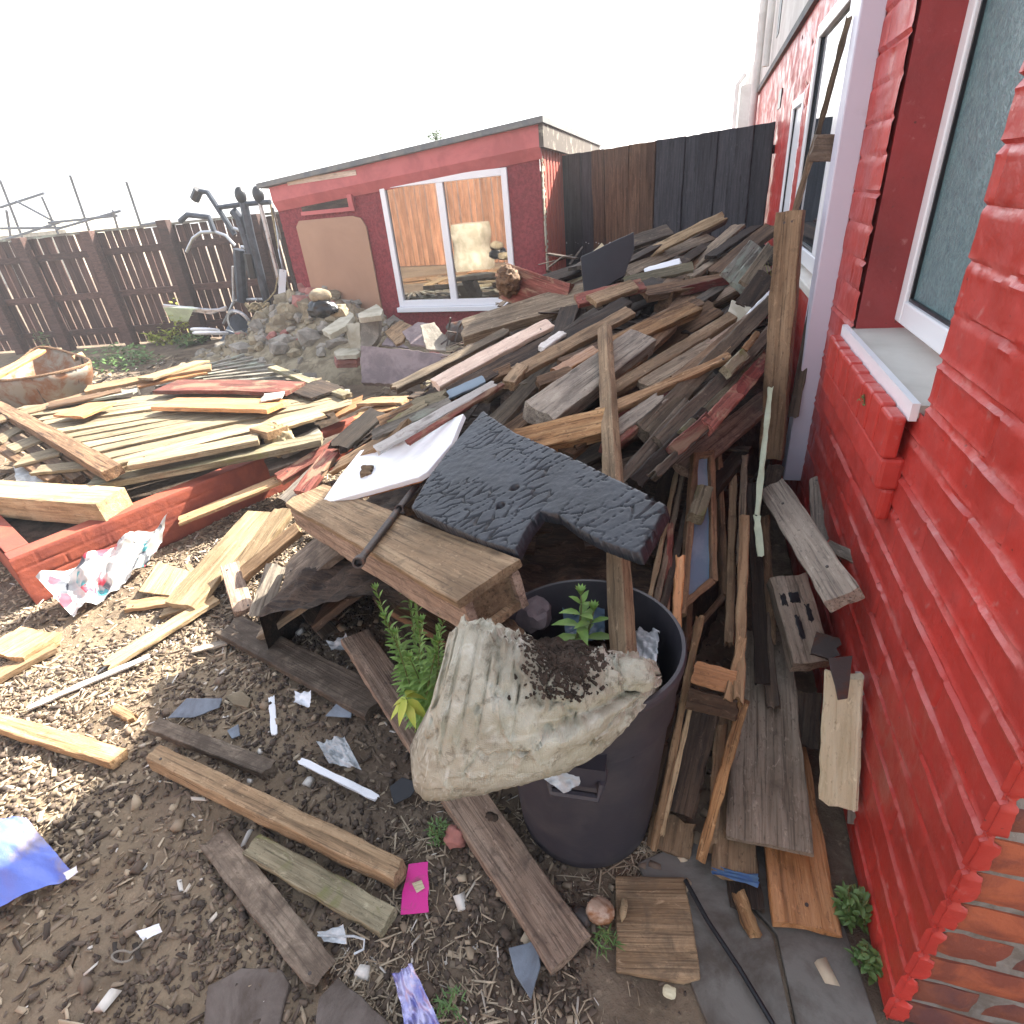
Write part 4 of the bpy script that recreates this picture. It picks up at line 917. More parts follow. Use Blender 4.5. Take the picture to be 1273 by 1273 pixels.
# upright timber leaning through the bin
def upright():
    A=CAM+(S(748,404)-CAM)*.86; B=Yp(769,826,.93)
    board('pale upright batten leaning from the dustbin up over the pile',A,B,19,.038,'tan',0,name='batten',cat='batten',rag=(.004,.02),n=(-.35,-1,.35),wm=.052)
upright()
# tall timber by the post
board('tall sawn timber post standing up out of the pile beside the white post',Yp(981,262,2.55),Yp(957,572,2.35),0,.05,'tan',0,name='timber_post',cat='timber',n=(-.35,-1,.0),wm=.092,rag=(.003,.01),nails=[(.04,-.15),(.04,.15)])
board('long thin lath curving up against the far window',Yp(1056,20,2.62),Yp(1016,170,2.72),7,.012,'grey',0,name='lath',cat='lath',n='cam',bow=.01)
board('lower half of the thin lath, reaching down behind the tall timber',Yp(1016,168,2.72),Yp(968,330,2.85),8,.012,'grey',0,name='lath',cat='lath',n='cam')
board('square offcut hanging beside the thin lath in front of the window',Yp(1010,184,2.66),Yp(1042,184,2.66),34,.03,'greydirt',0,name='offcut',cat='offcut',n='cam')
board('narrow dark board leaning down between the tall timber and the white post',Yp(1022,330,2.6),Yp(985,520,2.45),14,.03,'darkgrey',0,n='cam')
board('rusty metal-tipped end piece under the tall timber',Yp(965,578,2.25),Yp(958,606,2.2),20,.03,'darkgrey',0,name='offcut',cat='offcut',n='cam')
# ================================================================= RIGHT HAND STACK (between bin and wall)
RB=[
('wide grey plank lying on the paving towards the wall, biggest of the flat ones',(955,1050,.10),(950,785,.22),108,.022,'greybeige',0,dict(n='cam',rag=(.004,.002),wB=66)),
('orange-brown varnished plank sticking out from under the wide grey one',(1004,1155,.035),(957,850,.10),84,.02,'orange',0,dict(n='up',wB=58)),
('brown plank with a blue painted end, left of the orange one',(913,1092,.045),(915,880,.12),58,.022,'tan',0,dict(n='up',wB=40)),
('flat dark board below the blue-ended plank',(930,1130,.02),(915,1020,.03),40,.012,'dark',0,dict(n='up')),
('splintered pale offcut in front of the blue-ended plank',(917,1106,.03),(938,1162,.02),17,.012,'rot',0,dict(n='up',rag=(.01,.03))),
('cream painted board with a notched bracket on it, leaning by the red wall',(1041,1003,.16),(1049,838,.45),50,.03,'cream',0,dict(n='cam',rag=(.012,.01))),
('white perforated edging board behind the cream board',(1066,1010,.15),(1075,838,.44),22,.02,'whitep',-2,dict(n='cam')),
('grey sheet behind the cream board, its corner showing at the bottom',(1068,1028,.12),(1062,880,.35),28,.012,'slat',-3,dict(n='cam')),
('grey scrap wood filling the gap left of the cream board',(1000,930,.15),(1005,860,.24),34,.02,'darkgrey',-3,dict(n='cam')),
('short silver-grey plank with two knots, lying on top near the wall',(958,602,.62),(1047,742,.62),40,.035,'silver',0,dict(n='cam',nails=[(.22,.0),(.80,.1)])),
('upright weathered silver plank against the red wall',(1023,590,.55),(1028,672,.46),37,.03,'silver',0,dict(n='cam',rag=(.02,.0))),
('broken thin grey stick pointing at the red wall',(1028,677,.52),(1110,716,.60),15,.022,'silver',2,dict(n='cam',rag=(.0,.05))),
('second grey plank under the two-knot one',(975,640,.50),(1030,700,.50),26,.03,'darkgrey',0,dict(n='cam')),
('thin pale green strip bent along the frames, upper part',(958,480,.85),(941,640,.60),7,.008,'greenish',0,dict(n='cam')),
('thin pale green strip, lower part',(941,640,.60),(946,692,.53),9,.008,'greenish',0,dict(n='cam')),
('dark slim board behind the pale green strip',(935,600,.6),(948,850,.25),17,.02,'dark',0,dict(n='cam')),
('tan stile of a frame running down to the paving',(926,640,.60),(918,872,.36),13,.035,'pine',2,dict(n='cam',rag=(.0,.02))),
('thin lath with staples, outermost left of the glass frame',(847,560,.66),(808,742,.52),6,.012,'pale',3,dict(n='cam')),
('second thin lath beside the stapled one',(853,572,.66),(816,748,.51),7,.014,'grey',2,dict(n='cam')),
('dark lath against the frame, third from the left',(860,610,.62),(822,765,.49),9,.02,'darkgrey',2,dict(n='cam')),
('orange-tipped lath hanging over the bin rim',(846,690,.62),(840,788,.53),12,.02,'orange',4,dict(n='cam')),
('dark board leaning behind the left laths',(838,560,.6),(800,700,.45),18,.02,'dark',0,dict(n='cam')),
('far cross rail seen through the frames, upper',(905,602,.30),(940,604,.30),10,.02,'darkgrey',0,dict(n='cam')),
('far cross rail seen through the frames, lower',(905,690,.25),(935,692,.25),12,.02,'grey',0,dict(n='cam')),
]
for a in RB:
    k=dict(a[7]); 
    if k.get('n')=='up': k['n']=(0,-.1,1)
    board(a[0],a[1],a[2],a[3],a[4],a[5],a[6],**k)
board('blue painted tip on the brown plank end',(914,1094,.0475),(913.6,1081,.0500),57,.003,'bluepaint',0,n=(0,-.1,1),name='painted_tip',cat='painted end')
for _l,_A,_B,_w,_m in (('slim tan board standing on end just right of the brown sashes',(912,575,.62),(906,800,.36),10,'tan'),('slim grey board standing on end beside the tan one',(926,565,.64),(920,700,.50),9,'grey'),('brown board standing in the gap left of the two-knot plank',(950,640,.52),(958,800,.26),13,'brown'),('short dark board standing behind the slotted block',(948,760,.36),(962,880,.20),16,'darkgrey'),('narrow reddish board leaning between the sashes and the bin',(834,650,.62),(828,760,.50),8,'redp2'),('pale split lath low between the bin and the wooden frame',(858,880,.30),(822,1040,.06),6,'pale'),('tan board low behind the wooden frame rails',(896,900,.25),(884,1060,.04),14,'tan')): board(_l,_A,_B,_w,.022,_m,0,n='cam')
# timber block pieces inside the sash
board('upper kinked tan wood block lodged in the glass frame',(880,566,.66),(873,605,.62),18,.04,'tan',5,name='wood_block',cat='wood block',n='cam')
board('lower kinked tan wood block lodged in the glass frame',(878,603,.64),(866,640,.60),20,.045,'mossy',6,name='wood_block',cat='wood block',n='cam')
# sash frame with glass
def sash(label,poly,anch,bw,mat,glass,th=.03,layer=0):
    a,n=plane_of(anch,layer); P3=[onplane(x,y,a,n) for x,y in poly]; c=sum(P3)/len(P3); t=empty('window_sash',P3[0],label,'window sash')
    for i in range(len(P3)):
        p,q=P3[i],P3[(i+1)%len(P3)]; X=un(q-p); inn=un(np.cross(n,X)); 
        if inn@(c-(p+q)/2)<0: inn=-inn
        wv=bw; off=inn*wv/2; board('',p+off+X*(bw*.5 if i%2 else -0.0),q+off-X*(bw*.5 if i%2 else -0.0),0,th,mat,0,name='rail' if i%2 else 'stile',parent=t,n=n,wm=wv,rag=(.002,.002))
    if glass:
        P4=[p+(c-p)*.08-n*th*.5 for p in P3]; m=len(P4); v=P4+[p-n*.004 for p in P4]
        mobj('pane',v,[tuple(range(m)),tuple(range(2*m-1,m-1,-1))]+[(i,i+m,(i+1)%m+m,(i+1)%m) for i in range(m)],M[glass],t,None,False)
sash('small brown glazed sash with dusty blue glass, standing on edge beside the bin',[(846,762),(863,562),(889,560),(893,722)],[(846,762,.46),(863,562,.74),(893,722,.48)],.022,'brown','glass_blue',.03,2)
sash('empty brown sash behind the blue-glazed one',[(850,806),(868,560),(898,556),(906,740)],[(850,806,.40),(868,560,.70),(906,740,.44)],.02,'brown',None,.03,-3)
# low box-like frame
def lowframe():
    t=empty('wooden_frame',G(805,1060,0),'narrow open wooden frame standing on end between the bin and the grey plank','wooden frame')
    def b(A,B,w,th,mat,nm,**k): board('',A,B,w,th,mat,0,name=nm,parent=t,n=k.get('n','cam'),rag=k.get('rag',(.003,.01)))
    b(G(812,1058,.03),G(871,765,.50),10,.03,'pine','stile'); b(G(870,1072,.03),G(924,872,.37),14,.035,'rot','stile')
    b(G(854,868,.36),G(918,884,.36),26,.03,'brown','cross_block'); b(G(862,835,.40),G(915,850,.40),30,.02,'orange','cross_board')
    b(G(830,1060,.02),G(838,1015,.06),56,.018,'tan','bottom_panel'); b(G(838,1010,.07),G(868,880,.30),52,.006,'dark','back_panel')
    b(G(905,870,.38),G(924,790,.46),12,.02,'pine','strut')
lowframe()
# grooved hollow block
def grooved():
    a,n=plane_of([(960,720,.44),(1018,838,.30),(1030,740,.42)],0)
    t=empty('slotted_block',onplane(985,780,a,n),'grey moulded block with slots and a broken metal socket, under the two-knot plank','slotted block')
    board('',onplane(980,715,a,n),onplane(1012,825,a,n),46,.07,'greybeige',0,name='body',parent=t,n=n)
    for x,y,w_,h_ in((985,735,12,16),(972,738,7,16),(990,765,6,30),(1003,752,6,22)):
        p=onplane(x,y,a,n)+n*.004; q=onplane(x+h_*.28,y+h_,a,n)+n*.004; board('',p,q,w_,.006,'black',0,name='slot',parent=t,n=n)
    p=onplane(1010,800,a,n)+n*.012; q=onplane(1040,812,a,n)+n*.03; board('',p,q,28,.012,'iron',0,name='socket_plate',parent=t,n=n,rag=(.005,.02))
grooved()
plate('tapered galvanised hinge strap on top of the cream board',[(1030,818),(1060,815),(1054,868),(1042,870)],[(1030,818,.475),(1060,815,.475),(1054,868,.43)],.004,'iron',3,name='hinge_strap',cat='hinge')
# dark filler planks deep in the pile
proto=None
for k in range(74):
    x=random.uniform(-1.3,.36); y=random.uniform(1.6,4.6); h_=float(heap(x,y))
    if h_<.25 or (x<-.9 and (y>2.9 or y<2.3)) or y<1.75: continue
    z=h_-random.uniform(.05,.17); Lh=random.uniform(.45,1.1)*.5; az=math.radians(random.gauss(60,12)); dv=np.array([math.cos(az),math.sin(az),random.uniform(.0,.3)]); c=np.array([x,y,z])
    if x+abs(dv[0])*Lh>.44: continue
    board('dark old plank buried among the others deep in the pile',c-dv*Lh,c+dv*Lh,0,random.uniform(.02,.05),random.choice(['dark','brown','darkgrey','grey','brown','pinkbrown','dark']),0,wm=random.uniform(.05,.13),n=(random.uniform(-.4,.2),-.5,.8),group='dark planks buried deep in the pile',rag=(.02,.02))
#@@P4

# ================================================================= FOREGROUND ON THE EARTH
def up(o_=0): return (random.uniform(-.05,.05),random.uniform(-.05,.05),1)
FG=[
('long squared batten with a nail at its left end, across the bare earth in front',(189,933,.085),(496,1080,.085),27,.062,'tan',0,dict(nails=[(.06,-.2)])),
('mossy green-tinged plank beside the long squared batten',(311,1047,.035),(483,1144,.05),36,.03,'mossy',0,{}),
('short dark plank half in sunlight, behind the long squared batten',(190,899,.035),(339,955,.03),21,.028,'greydirt',0,dict(rag=(.01,.03))),
('thin earth-covered board with a pointed corner, at the bottom left',(262,1038,.015),(402,1213,.03),44,.012,'greydirt',0,dict(rag=(.03,.03))),
('long pinkish-brown plank running under the dustbin to the front',(440,787,.12),(711,1184,.05),47,.035,'pinkbrown',0,dict(rag=(.01,.004))),
('muddy plank crossing behind the long pinkish-brown one',(283,775,.06),(470,874,.07),38,.03,'greydirt',0,dict(rag=(.03,.01))),
('sunlit batten end entering from the left edge',(-60,880,.05),(148,940,.045),22,.035,'pine',0,dict(rag=(.01,.01))),
('thin white lath in the sunlight, lower left',(34,880,.02),(186,815,.03),5,.008,'whitep',0,{}),
('white plastic trim strip on the dark earth, beside the crumpled film',(372,944,.035),(470,992,.03),9,.008,'laminate',0,{}),
('tiny white strip standing out on the earth',(337,865,.02),(341,914,.02),8,.006,'laminate',0,{}),
('short pale stick at the edge of the house shadow',(238,808,.03),(282,797,.03),6,.01,'silver',0,{}),
('long sunlit pale plank, widest of those by the cloth',(222,752,.06),(325,636,.20),30,.03,'pale',0,{}),
('sunlit pale batten right of the widest sunlit plank',(292,718,.10),(352,632,.24),20,.04,'pale',1,{}),
('round tan pole end in the sunlit stack',(300,712,.12),(370,654,.26),13,.03,'pine',2,{}),
('thin sunlit plank edge running to the lower left',(128,828,.03),(268,742,.05),12,.02,'pale',0,dict(rag=(.03,.01))),
('grey plank end standing up in the sunlit stack',(303,758,.06),(285,700,.14),26,.03,'pinkbrown',1,dict(n='cam')),
('broken grey board with rounded splintered end',(322,766,.06),(344,702,.18),26,.03,'silver',2,dict(n='cam',rag=(.03,.02))),
('wide grey board under the left end of the box beam',(330,764,.08),(452,678,.36),32,.03,'grey',0,{}),
('soil-covered board beneath the box beam',(352,720,.20),(440,650,.42),34,.03,'greydirt',2,{}),
('dark curved old board under the box beam',(400,752,.15),(470,700,.34),26,.03,'dark',0,{}),
('small slate-coloured offcut with a turquoise tip',(380,752,.08),(411,788,.06),22,.02,'darkgrey',2,dict(rag=(.0,.01))),
('long yellow bamboo-like pole along the foot of the red planter',(222,646,.14),(362,588,.24),9,.02,'pine',0,{}),
('grey board leaning in the gap below the box beam',(470,720,.30),(520,800,.10),30,.03,'darkgrey',-2,{}),
('brown board deep under the near end of the box beam',(500,745,.30),(600,800,.20),40,.03,'brown',-3,{}),
('thin yellow board lying in the sun between cloth and pale plank',(158,752,.02),(252,737,.03),11,.02,'pine',0,{}),
('second thin yellow board across it',(200,762,.015),(262,742,.04),8,.015,'pale',0,{}),
('pink-grey lath leaning in the shade under the red-brown rail',(352,622,.20),(400,575,.34),14,.02,'silver',1,{}),
('dark red board end under the white board',(372,612,.3),(412,560,.42),16,.03,'redp2',1,{}),
('flat rotten wood chunk in the sun at the left',(0,812,.06),(55,780,.05),34,.05,'pine',0,dict(rag=(.02,.03))),
('second wood chunk under the rotten one at the left edge',(-10,840,.03),(66,800,.03),12,.03,'tan',0,{}),
('small sunlit wood stub left of the dark short plank',(140,878,.03),(165,892,.03),12,.02,'pine',0,dict(rag=(.01,.01))),
('splinter of pale wood beside the leaf-littered edge',(246,722,.03),(232,700,.03),7,.012,'pale',0,{}),
]
for a in FG:
    k=dict(a[7]); 
    if 'n' not in k: k['n']=up()
    elif k['n']=='cam': pass
    board(a[0],a[1],a[2],a[3],a[4],a[5],a[6],**k)
plate('dirty square of plywood lying flat in front of the dustbin',[(765,1089),(851,1090),(862,1150),(871,1217),(850,1222),(766,1208)],[(765,1089,.02),(851,1090,.02),(766,1208,.012)],.012,'ply',rag=.0015)
plate('sunlit square of thin plywood beside the cloth',[(172,735),(197,698),(245,713),(222,742)],[(172,735,.03),(197,698,.04),(222,742,.03)],.008,'pale')
plate('flat dark flagstone half buried at the bottom edge',[(258,1225),(300,1203),(350,1205),(360,1222),(340,1300),(250,1310)],[(258,1225,.012),(350,1205,.012),(340,1300,.012)],.03,'flag',name='flagstone',cat='stone slab')
plate('purple-brown slab of stone rising at the bottom edge',[(388,1300),(396,1240),(420,1214),(450,1238),(492,1280),(490,1310)],[(388,1300,.05),(420,1214,.02),(492,1280,.05)],.03,'flag',name='flagstone',cat='stone slab')
plate('magenta printed card with a gold mark, by the end of the squared batten',[(508,1074),(532,1071),(533,1134),(498,1137),(500,1110)],[(508,1074,.03),(532,1071,.03),(533,1134,.02)],.001,'pink',name='card',cat='card')
plate('blue-grey slate shard, large, behind the short dark plank',[(208,893),(232,868),(276,868),(272,880),(240,892)],[(208,893,.03),(276,868,.05),(240,892,.02)],.008,'slate',name='slate_shard',cat='slate')
plate('small blue-grey slate shard nearer the plant',[(404,890),(420,872),(438,880),(436,892)],[(404,890,.03),(420,872,.05),(436,892,.03)],.006,'slate',name='slate_shard',cat='slate')
plate('brown stone flake right of the large slate shard',[(280,866),(300,858),(312,868),(308,880),(290,876)],[(280,866,.03),(312,868,.03),(300,858,.04)],.01,'rubble',name='stone_flake',cat='stone')
plate('little grey slate flake above the short plank',[(282,908),(296,900),(298,914),(288,918)],[(282,908,.02),(298,914,.02),(296,900,.03)],.006,'slate',name='slate_shard',cat='slate')
plate('dark slate lying in the dry straw in front',[(632,1178),(668,1168),(672,1200),(660,1242),(640,1210)],[(632,1178,.02),(668,1168,.02),(660,1242,.02)],.008,'slate',name='slate_shard',cat='slate')
plate('black torn rubber scrap beside the long pinkish plank',[(484,978),(500,966),(522,974),(510,990),(490,1000)],[(484,978,.02),(522,974,.03),(510,990,.02)],.004,'black',name='rubber_scrap',cat='scrap')
def sheet(label,name,cat,poly_c,nx,ny,fn,mat,kind=None,th=0):
    """small crumpled sheet: bilinear quad (4 world corners) with displacement fn(u,v)->offset along n"""
    a,b,c,d=poly_c; n=un(np.cross(b-a,d-a)); 
    if n@(CAM-a)<0:n=-n
    v=[];f=[]
    for j in range(ny+1):
        for i in range(nx+1):
            u,w_=i/nx,j/ny; p=(a*(1-u)+b*u)*(1-w_)+(d*(1-u)+c*u)*w_; v.append(p+n*fn(u,w_))
    for j in range(ny):
        for i in range(nx): k=j*(nx+1)+i; f.append((k,k+1,k+nx+2,k+nx+1))
    o=mobj(name,v,f,M[mat],None,None,True,3); tag(o,label,cat)
    if th: s_=o.modifiers.new('s','SOLIDIFY'); s_.thickness=th
    return o
nf=lambda s,a: (lambda u,v: a*.55*((fbm(np.array([u*s*.6+3]),np.array([v*s*.6+11]),2)[0]-.3)*2+.7*abs(fbm(np.array([u*s+31]),np.array([v*s+1]),2)[0]-.4)*2))
sheet('bright blue plastic bag lying on the earth at the left edge','plastic_bag','plastic bag',[G(-60,1020,.05),G(35,1018,.07),G(95,1088,.03),G(-50,1150,.03)],40,40,lambda u,v:.05*math.sin(math.pi*min(1,max(0,v)))*math.sin(math.pi*min(1,u*.9+.1))+nf(4,.05)(u,v)+nf(11,.016)(u,v),'bluepl')
sheet('torn white corner of the blue plastic bag','bag_corner','plastic scrap',[G(80,1085,.04),G(96,1076,.05),G(97,1084,.04),G(84,1094,.03)],6,6,nf(3,.01),'laminate')
sheet('crumpled lilac foil wrapper at the bottom edge','foil_wrapper','wrapper',[G(490,1212,.04),G(513,1198,.05),G(556,1290,.04),G(508,1290,.03)],24,30,nf(7,.03),'foil')
sheet('crumpled clear film in front of the white trim strip','plastic_film','plastic film',[G(396,925,.04),G(428,915,.05),G(450,958,.04),G(410,950,.03)],26,26,nf(9,.045),'film')
sheet('small scrap of white film left of the slate shard','plastic_film','plastic film',[G(368,862,.03),G(388,860,.04),G(386,880,.03),G(366,876,.03)],12,12,nf(6,.03),'laminate')
sheet('torn blue-white film deep beside the muddy plank','plastic_film','plastic film',[G(408,800,.08),G(432,790,.10),G(440,808,.08),G(414,812,.08)],12,12,nf(6,.04),'film')
sheet('crumpled clear plastic scrap below the white trim strip','plastic_film','plastic film',[G(396,1160,.02),G(428,1150,.03),G(432,1174,.02),G(404,1172,.02)],12,12,nf(6,.02),'film')
c_=bpy.data.objects['card']; plate('gold printed mark on the magenta card',[(512,1098),(524,1094),(528,1104),(518,1110)],[(508,1074,.0325),(532,1071,.0325),(533,1134,.0225)],.0006,'cream',name='card_print',cat='print',parent=c_)
# printed cloth over planter edge
sheet('crumpled printed towel, white with red and turquoise, at the foot of the planter','towel','towel',[G(48,722,.16),G(212,645,.20),G(190,700,.03),G(92,768,.02)],60,34,lambda u,v:.07*(fbm(np.array([u*6+3]),np.array([v*3+11]),4)[0]-.35)*2+.02*math.sin(u*20+v*5),'cloth')
# rods, hooks, ring
def tubeobj(label,name,cat,pts,r,mat,n=8):
    m=MB(); m.tube(pts,r,n); return tag(m.build(name,M[mat]),label,cat)
tubeobj('thin black rod lying on the paving, pointing at the viewer','rod','rod',[G(852,1094,.03),G(880,1145,.025),G(920,1205,.02),G(962,1275,.02),G(985,1310,.02)],.006,'black')
tubeobj('white bent wire hook on the earth below the mossy plank','wire_hook','hook',[G(395,1163,.02),G(440,1164,.03),G(453,1168,.03),G(452,1180,.02),G(440,1186,.02)],.0028,'film',6)
k_=[G(152+13*math.cos(a),1189+7*math.sin(a),.02) for a in np.linspace(0,5.6,16)]
tubeobj('white plastic ring and tag lying in the dark earth','ring_tag','ring',k_+[G(172,1178,.03),G(182,1166,.03)],.0026,'greystone',6)
sheet('pale blue crumpled tag beside the plastic ring','ring_tag','tag',[G(170,1158,.03),G(198,1148,.03),G(202,1158,.02),G(178,1170,.02)],8,8,nf(4,.015),'laminate')
for i,(x,y) in enumerate(((700,1100),(712,1118))):
    pass
blob('shell',G(746,1133,.035),.035,.030,.028,'shell','glossy brown rounded snail-like shell beside the plywood square','shell',3,.12,1.4,4)
blob('shell',G(722,1140,.02),.028,.024,.018,'iron','smaller dark shell fragment beside the glossy brown one','shell',6,.2,1.6,3)
blob('wood_chip',G(775,1130,.03),.010,.028,.008,'pale','pale splinter lying on the corner of the plywood square','wood chip',3,.3,2,2)
blob('pebble',G(832,1233,.015),.018,.014,.010,'cream','small yellow stone below the plywood square','pebble',4,.3,2,2,flat=.8)
blob('clod',G(611,1017,.06),.02,.016,.014,'soil','dark clod of earth on the long pinkish plank','clod',8,.4,2,3)
blob('clod',G(566,1040,.03),.03,.03,.03,'tile','brown half-buried lump beside the small green weed','clod',9,.4,2,3)
# things in the bin
blob('stone',G(662,762,.63),.055,.05,.045,'slab','brown and white broken stone in the dustbin, under the box beam','stone',21,.35,2,3,flat=.85)
sheet('crumpled grey-green polythene inside the right of the dustbin','polythene','polythene',[G(778,780,.60),G(822,790,.64),G(818,832,.66),G(776,826,.62)],24,24,nf(7,.05),'film')
sheet('torn clear film in the middle of the dustbin','polythene','polythene',[G(700,765,.58),G(752,755,.58),G(752,800,.60),G(705,805,.60)],20,20,nf(7,.05),'glass_blue')
sheet('clear film scrap poking out under the sack at the bin rim','plastic_film','plastic film',[G(668,962,.52),G(716,950,.52),G(722,975,.50),G(700,985,.48)],12,12,nf(5,.03),'film')
# ================================================================= PLANTS
def leaf(mb,p,d,n,L_,W_,droop=.25):
    d=un(d); s=un(np.cross(d,n)); n=np.cross(s,d); pts=[]
    prof=((0,.08),(.2,.75),(.45,1),(.75,.6),(1,.02))
    for t,w_ in prof:
        c=p+d*L_*t-np.array([0,0,1.])*droop*L_*t*t
        pts+= [c-s*W_*w_*.5+n*W_*.18*w_,c,c+s*W_*w_*.5+n*W_*.18*w_]
    mb.add(pts,[(i*3+j,i*3+j+1,i*3+j+4,i*3+j+3) for i in range(4) for j in range(2)])
def herb(label,cat,base,tips,L_,W_,mat='leaf',dens=26,par_name='weed',rstem=.003,gap=.022):
    t=empty(par_name,base,label,cat); ms=MB(); ml=MB()
    for tip in tips:
        tip=np.array(tip); b=np.array(base)+np.array([random.uniform(-.02,.02),random.uniform(-.02,.02),0]); mid=(b+tip)/2+np.array([random.uniform(-.03,.03),random.uniform(-.03,.03),.02])
        P=[(1-s)**2*b+2*s*(1-s)*mid+s*s*tip for s in np.linspace(0,1,9)]; ms.tube(P,[rstem*(1-.6*i/8) for i in range(9)],6)
        ln=sum(np.linalg.norm(P[i+1]-P[i]) for i in range(8)); k=int(ln/gap); ph=random.random()*6
        for i in range(k+1):
            s=.15+.85*i/max(k,1); q=(1-s)**2*b+2*s*(1-s)*mid+s*s*tip; sz=(1.15-.75*s)*random.uniform(.8,1.2)
            for j in range(3):
                a=ph+i*2.1+j*2.1+random.uniform(-.3,.3); el=.25+.9*s**2
                d=np.array([math.cos(a)*math.cos(el),math.sin(a)*math.cos(el),math.sin(el)]); leaf(ml,q,d,np.array([0,0,1.]),L_*sz,W_*sz,random.uniform(.1,.5))
        for j in range(9):
            a=j*.7*2; leaf(ml,tip,np.array([math.cos(a)*.5,math.sin(a)*.5,.9]),np.array([0,0,1.]),L_*.4,W_*.4,.0)
    ms.build('stem',M['stem'],t); ml.build('leaves',M[mat],t,True,3)
    return t
b0=G(530,900,.05)
herb('tall leafy green weed growing left of the sack, under the box beam','weed',b0,[G(500,690,.70),G(468,735,.60),G(515,722,.66),G(552,770,.66),G(492,790,.50),G(525,775,.60),G(478,770,.54),G(545,800,.58),G(510,820,.48)],.072,.019,'leaf',26,'weed',.003,.034)
b1=G(722,805,.60)
herb('broad-leaved green seedling growing in the dustbin','seedling',b1,[G(722,740,.74),G(738,760,.70)],.075,.028,'leaf',10,'seedling',.004,.035)
t=empty('weed',G(520,930,.10),'drooping yellow-green weed leaves in front of the sack','weed'); ml=MB(); q=G(505,868,.40)
for a in np.linspace(0,6.2,9): leaf(ml,q+np.array([0,0,random.uniform(-.03,.02)]),np.array([math.cos(a),math.sin(a),-.3]),np.array([0,0,1.]),.06,.026,.5)
ml.build('leaves',M['leafy'],t,True,3); ms=MB(); ms.tube([G(522,925,.10),G(514,895,.28),q],.0025,6); ms.build('stem',M['stem'],t)
def tuft(label,c,r,h_,n,L_,W_,mat='leafd',cat='weed',name='weed'):
    t=empty(name,c,label,cat); ml=MB()
    for i in range(n):
        a=random.random()*6.28; rr=r*math.sqrt(random.random()); z=random.random()*h_*(1-rr/r*.5); p=np.array(c)+np.array([rr*math.cos(a),rr*math.sin(a),z])
        b=random.random()*6.28; leaf(ml,p,np.array([math.cos(b),math.sin(b),random.uniform(.0,.9)]),np.array([0,0,1.]),L_*random.uniform(.6,1.2),W_*random.uniform(.6,1.2),.3)
    m=MB()
    for i in range(max(3,n//14)):
        a=random.random()*6.28; m.tube([np.array(c)+np.array([0,0,-.01]),np.array(c)+np.array([r*.6*math.cos(a),r*.6*math.sin(a),h_*.8])],.0015,5)
    m.build('stem',M['stem'],t); ml.build('leaves',M[mat],t,True,3); return t
tuft('small feathery green weed beside the long pinkish plank',G(545,1040,.01),.03,.07,120,.022,.004)
tuft('tiny grass tuft in front of the plywood square',G(755,1172,.01),.025,.04,40,.03,.004)
tuft('tiny grass tuft at the bottom edge',G(560,1250,.01),.03,.04,40,.03,.004)
tuft('ferny green weed at the foot of the red wall, upper',G(1056,1140,.01),.035,.13,160,.024,.012)
tuft('ferny green weed at the foot of the red wall, lower',G(1076,1200,.01),.03,.07,70,.022,.012)
tuft('tiny sprig growing out of the painted sill brick',Xp(1076,502,.43),.015,.03,26,.016,.006)
t=empty('pampas_plant',Yp(975,400,3.6),'pale green strappy plant behind the tall timber, under the far window','plant'); ml=MB()
for i in range(70):
    a=random.random()*6.28; leaf(ml,Yp(978,400,3.5)+np.array([random.uniform(-.05,.05),random.uniform(-.1,.1),0]),np.array([math.cos(a)*.3,math.sin(a)*.3,1]),np.array([1.,0,0]),random.uniform(.25,.45),.018,.15)
ml.build('leaves',M['leafy'],t,True,3)
tuft('yellow-green weed clump by the left fence, in front of the post',G(214,424,0),.32,.30,260,.16,.05,'leafy')
tuft('darker green weed clump behind the timber deck at the fence',G(240,428,0),.25,.2,160,.14,.04,'leafd')
tuft('green weeds at the foot of the slat fence, left of centre',G(130,452,0),.6,.28,220,.10,.05,'leafd')
tuft('second patch of green weeds further along the slat fence',G(165,455,0),.4,.2,140,.10,.04,'leafd')
tuft('weed sprig growing up the slat fence near the tub',G(60,440,0),.1,.5,60,.10,.04,'leafd')
tuft('tall yellow flowering weed beside the wheelbarrow',G(228,410,.35),.10,.45,90,.09,.04,'leafy')
tuft('yellow weed sprig at the left edge behind the tub',G(6,500,0),.15,.2,60,.08,.03,'leafy')
tuft('small dark weed growing on the shed roof edge',MS@Vector((SU(541,170)[0],.0,SU(541,175)[1])),.07,.12,120,.04,.02,'leafd')
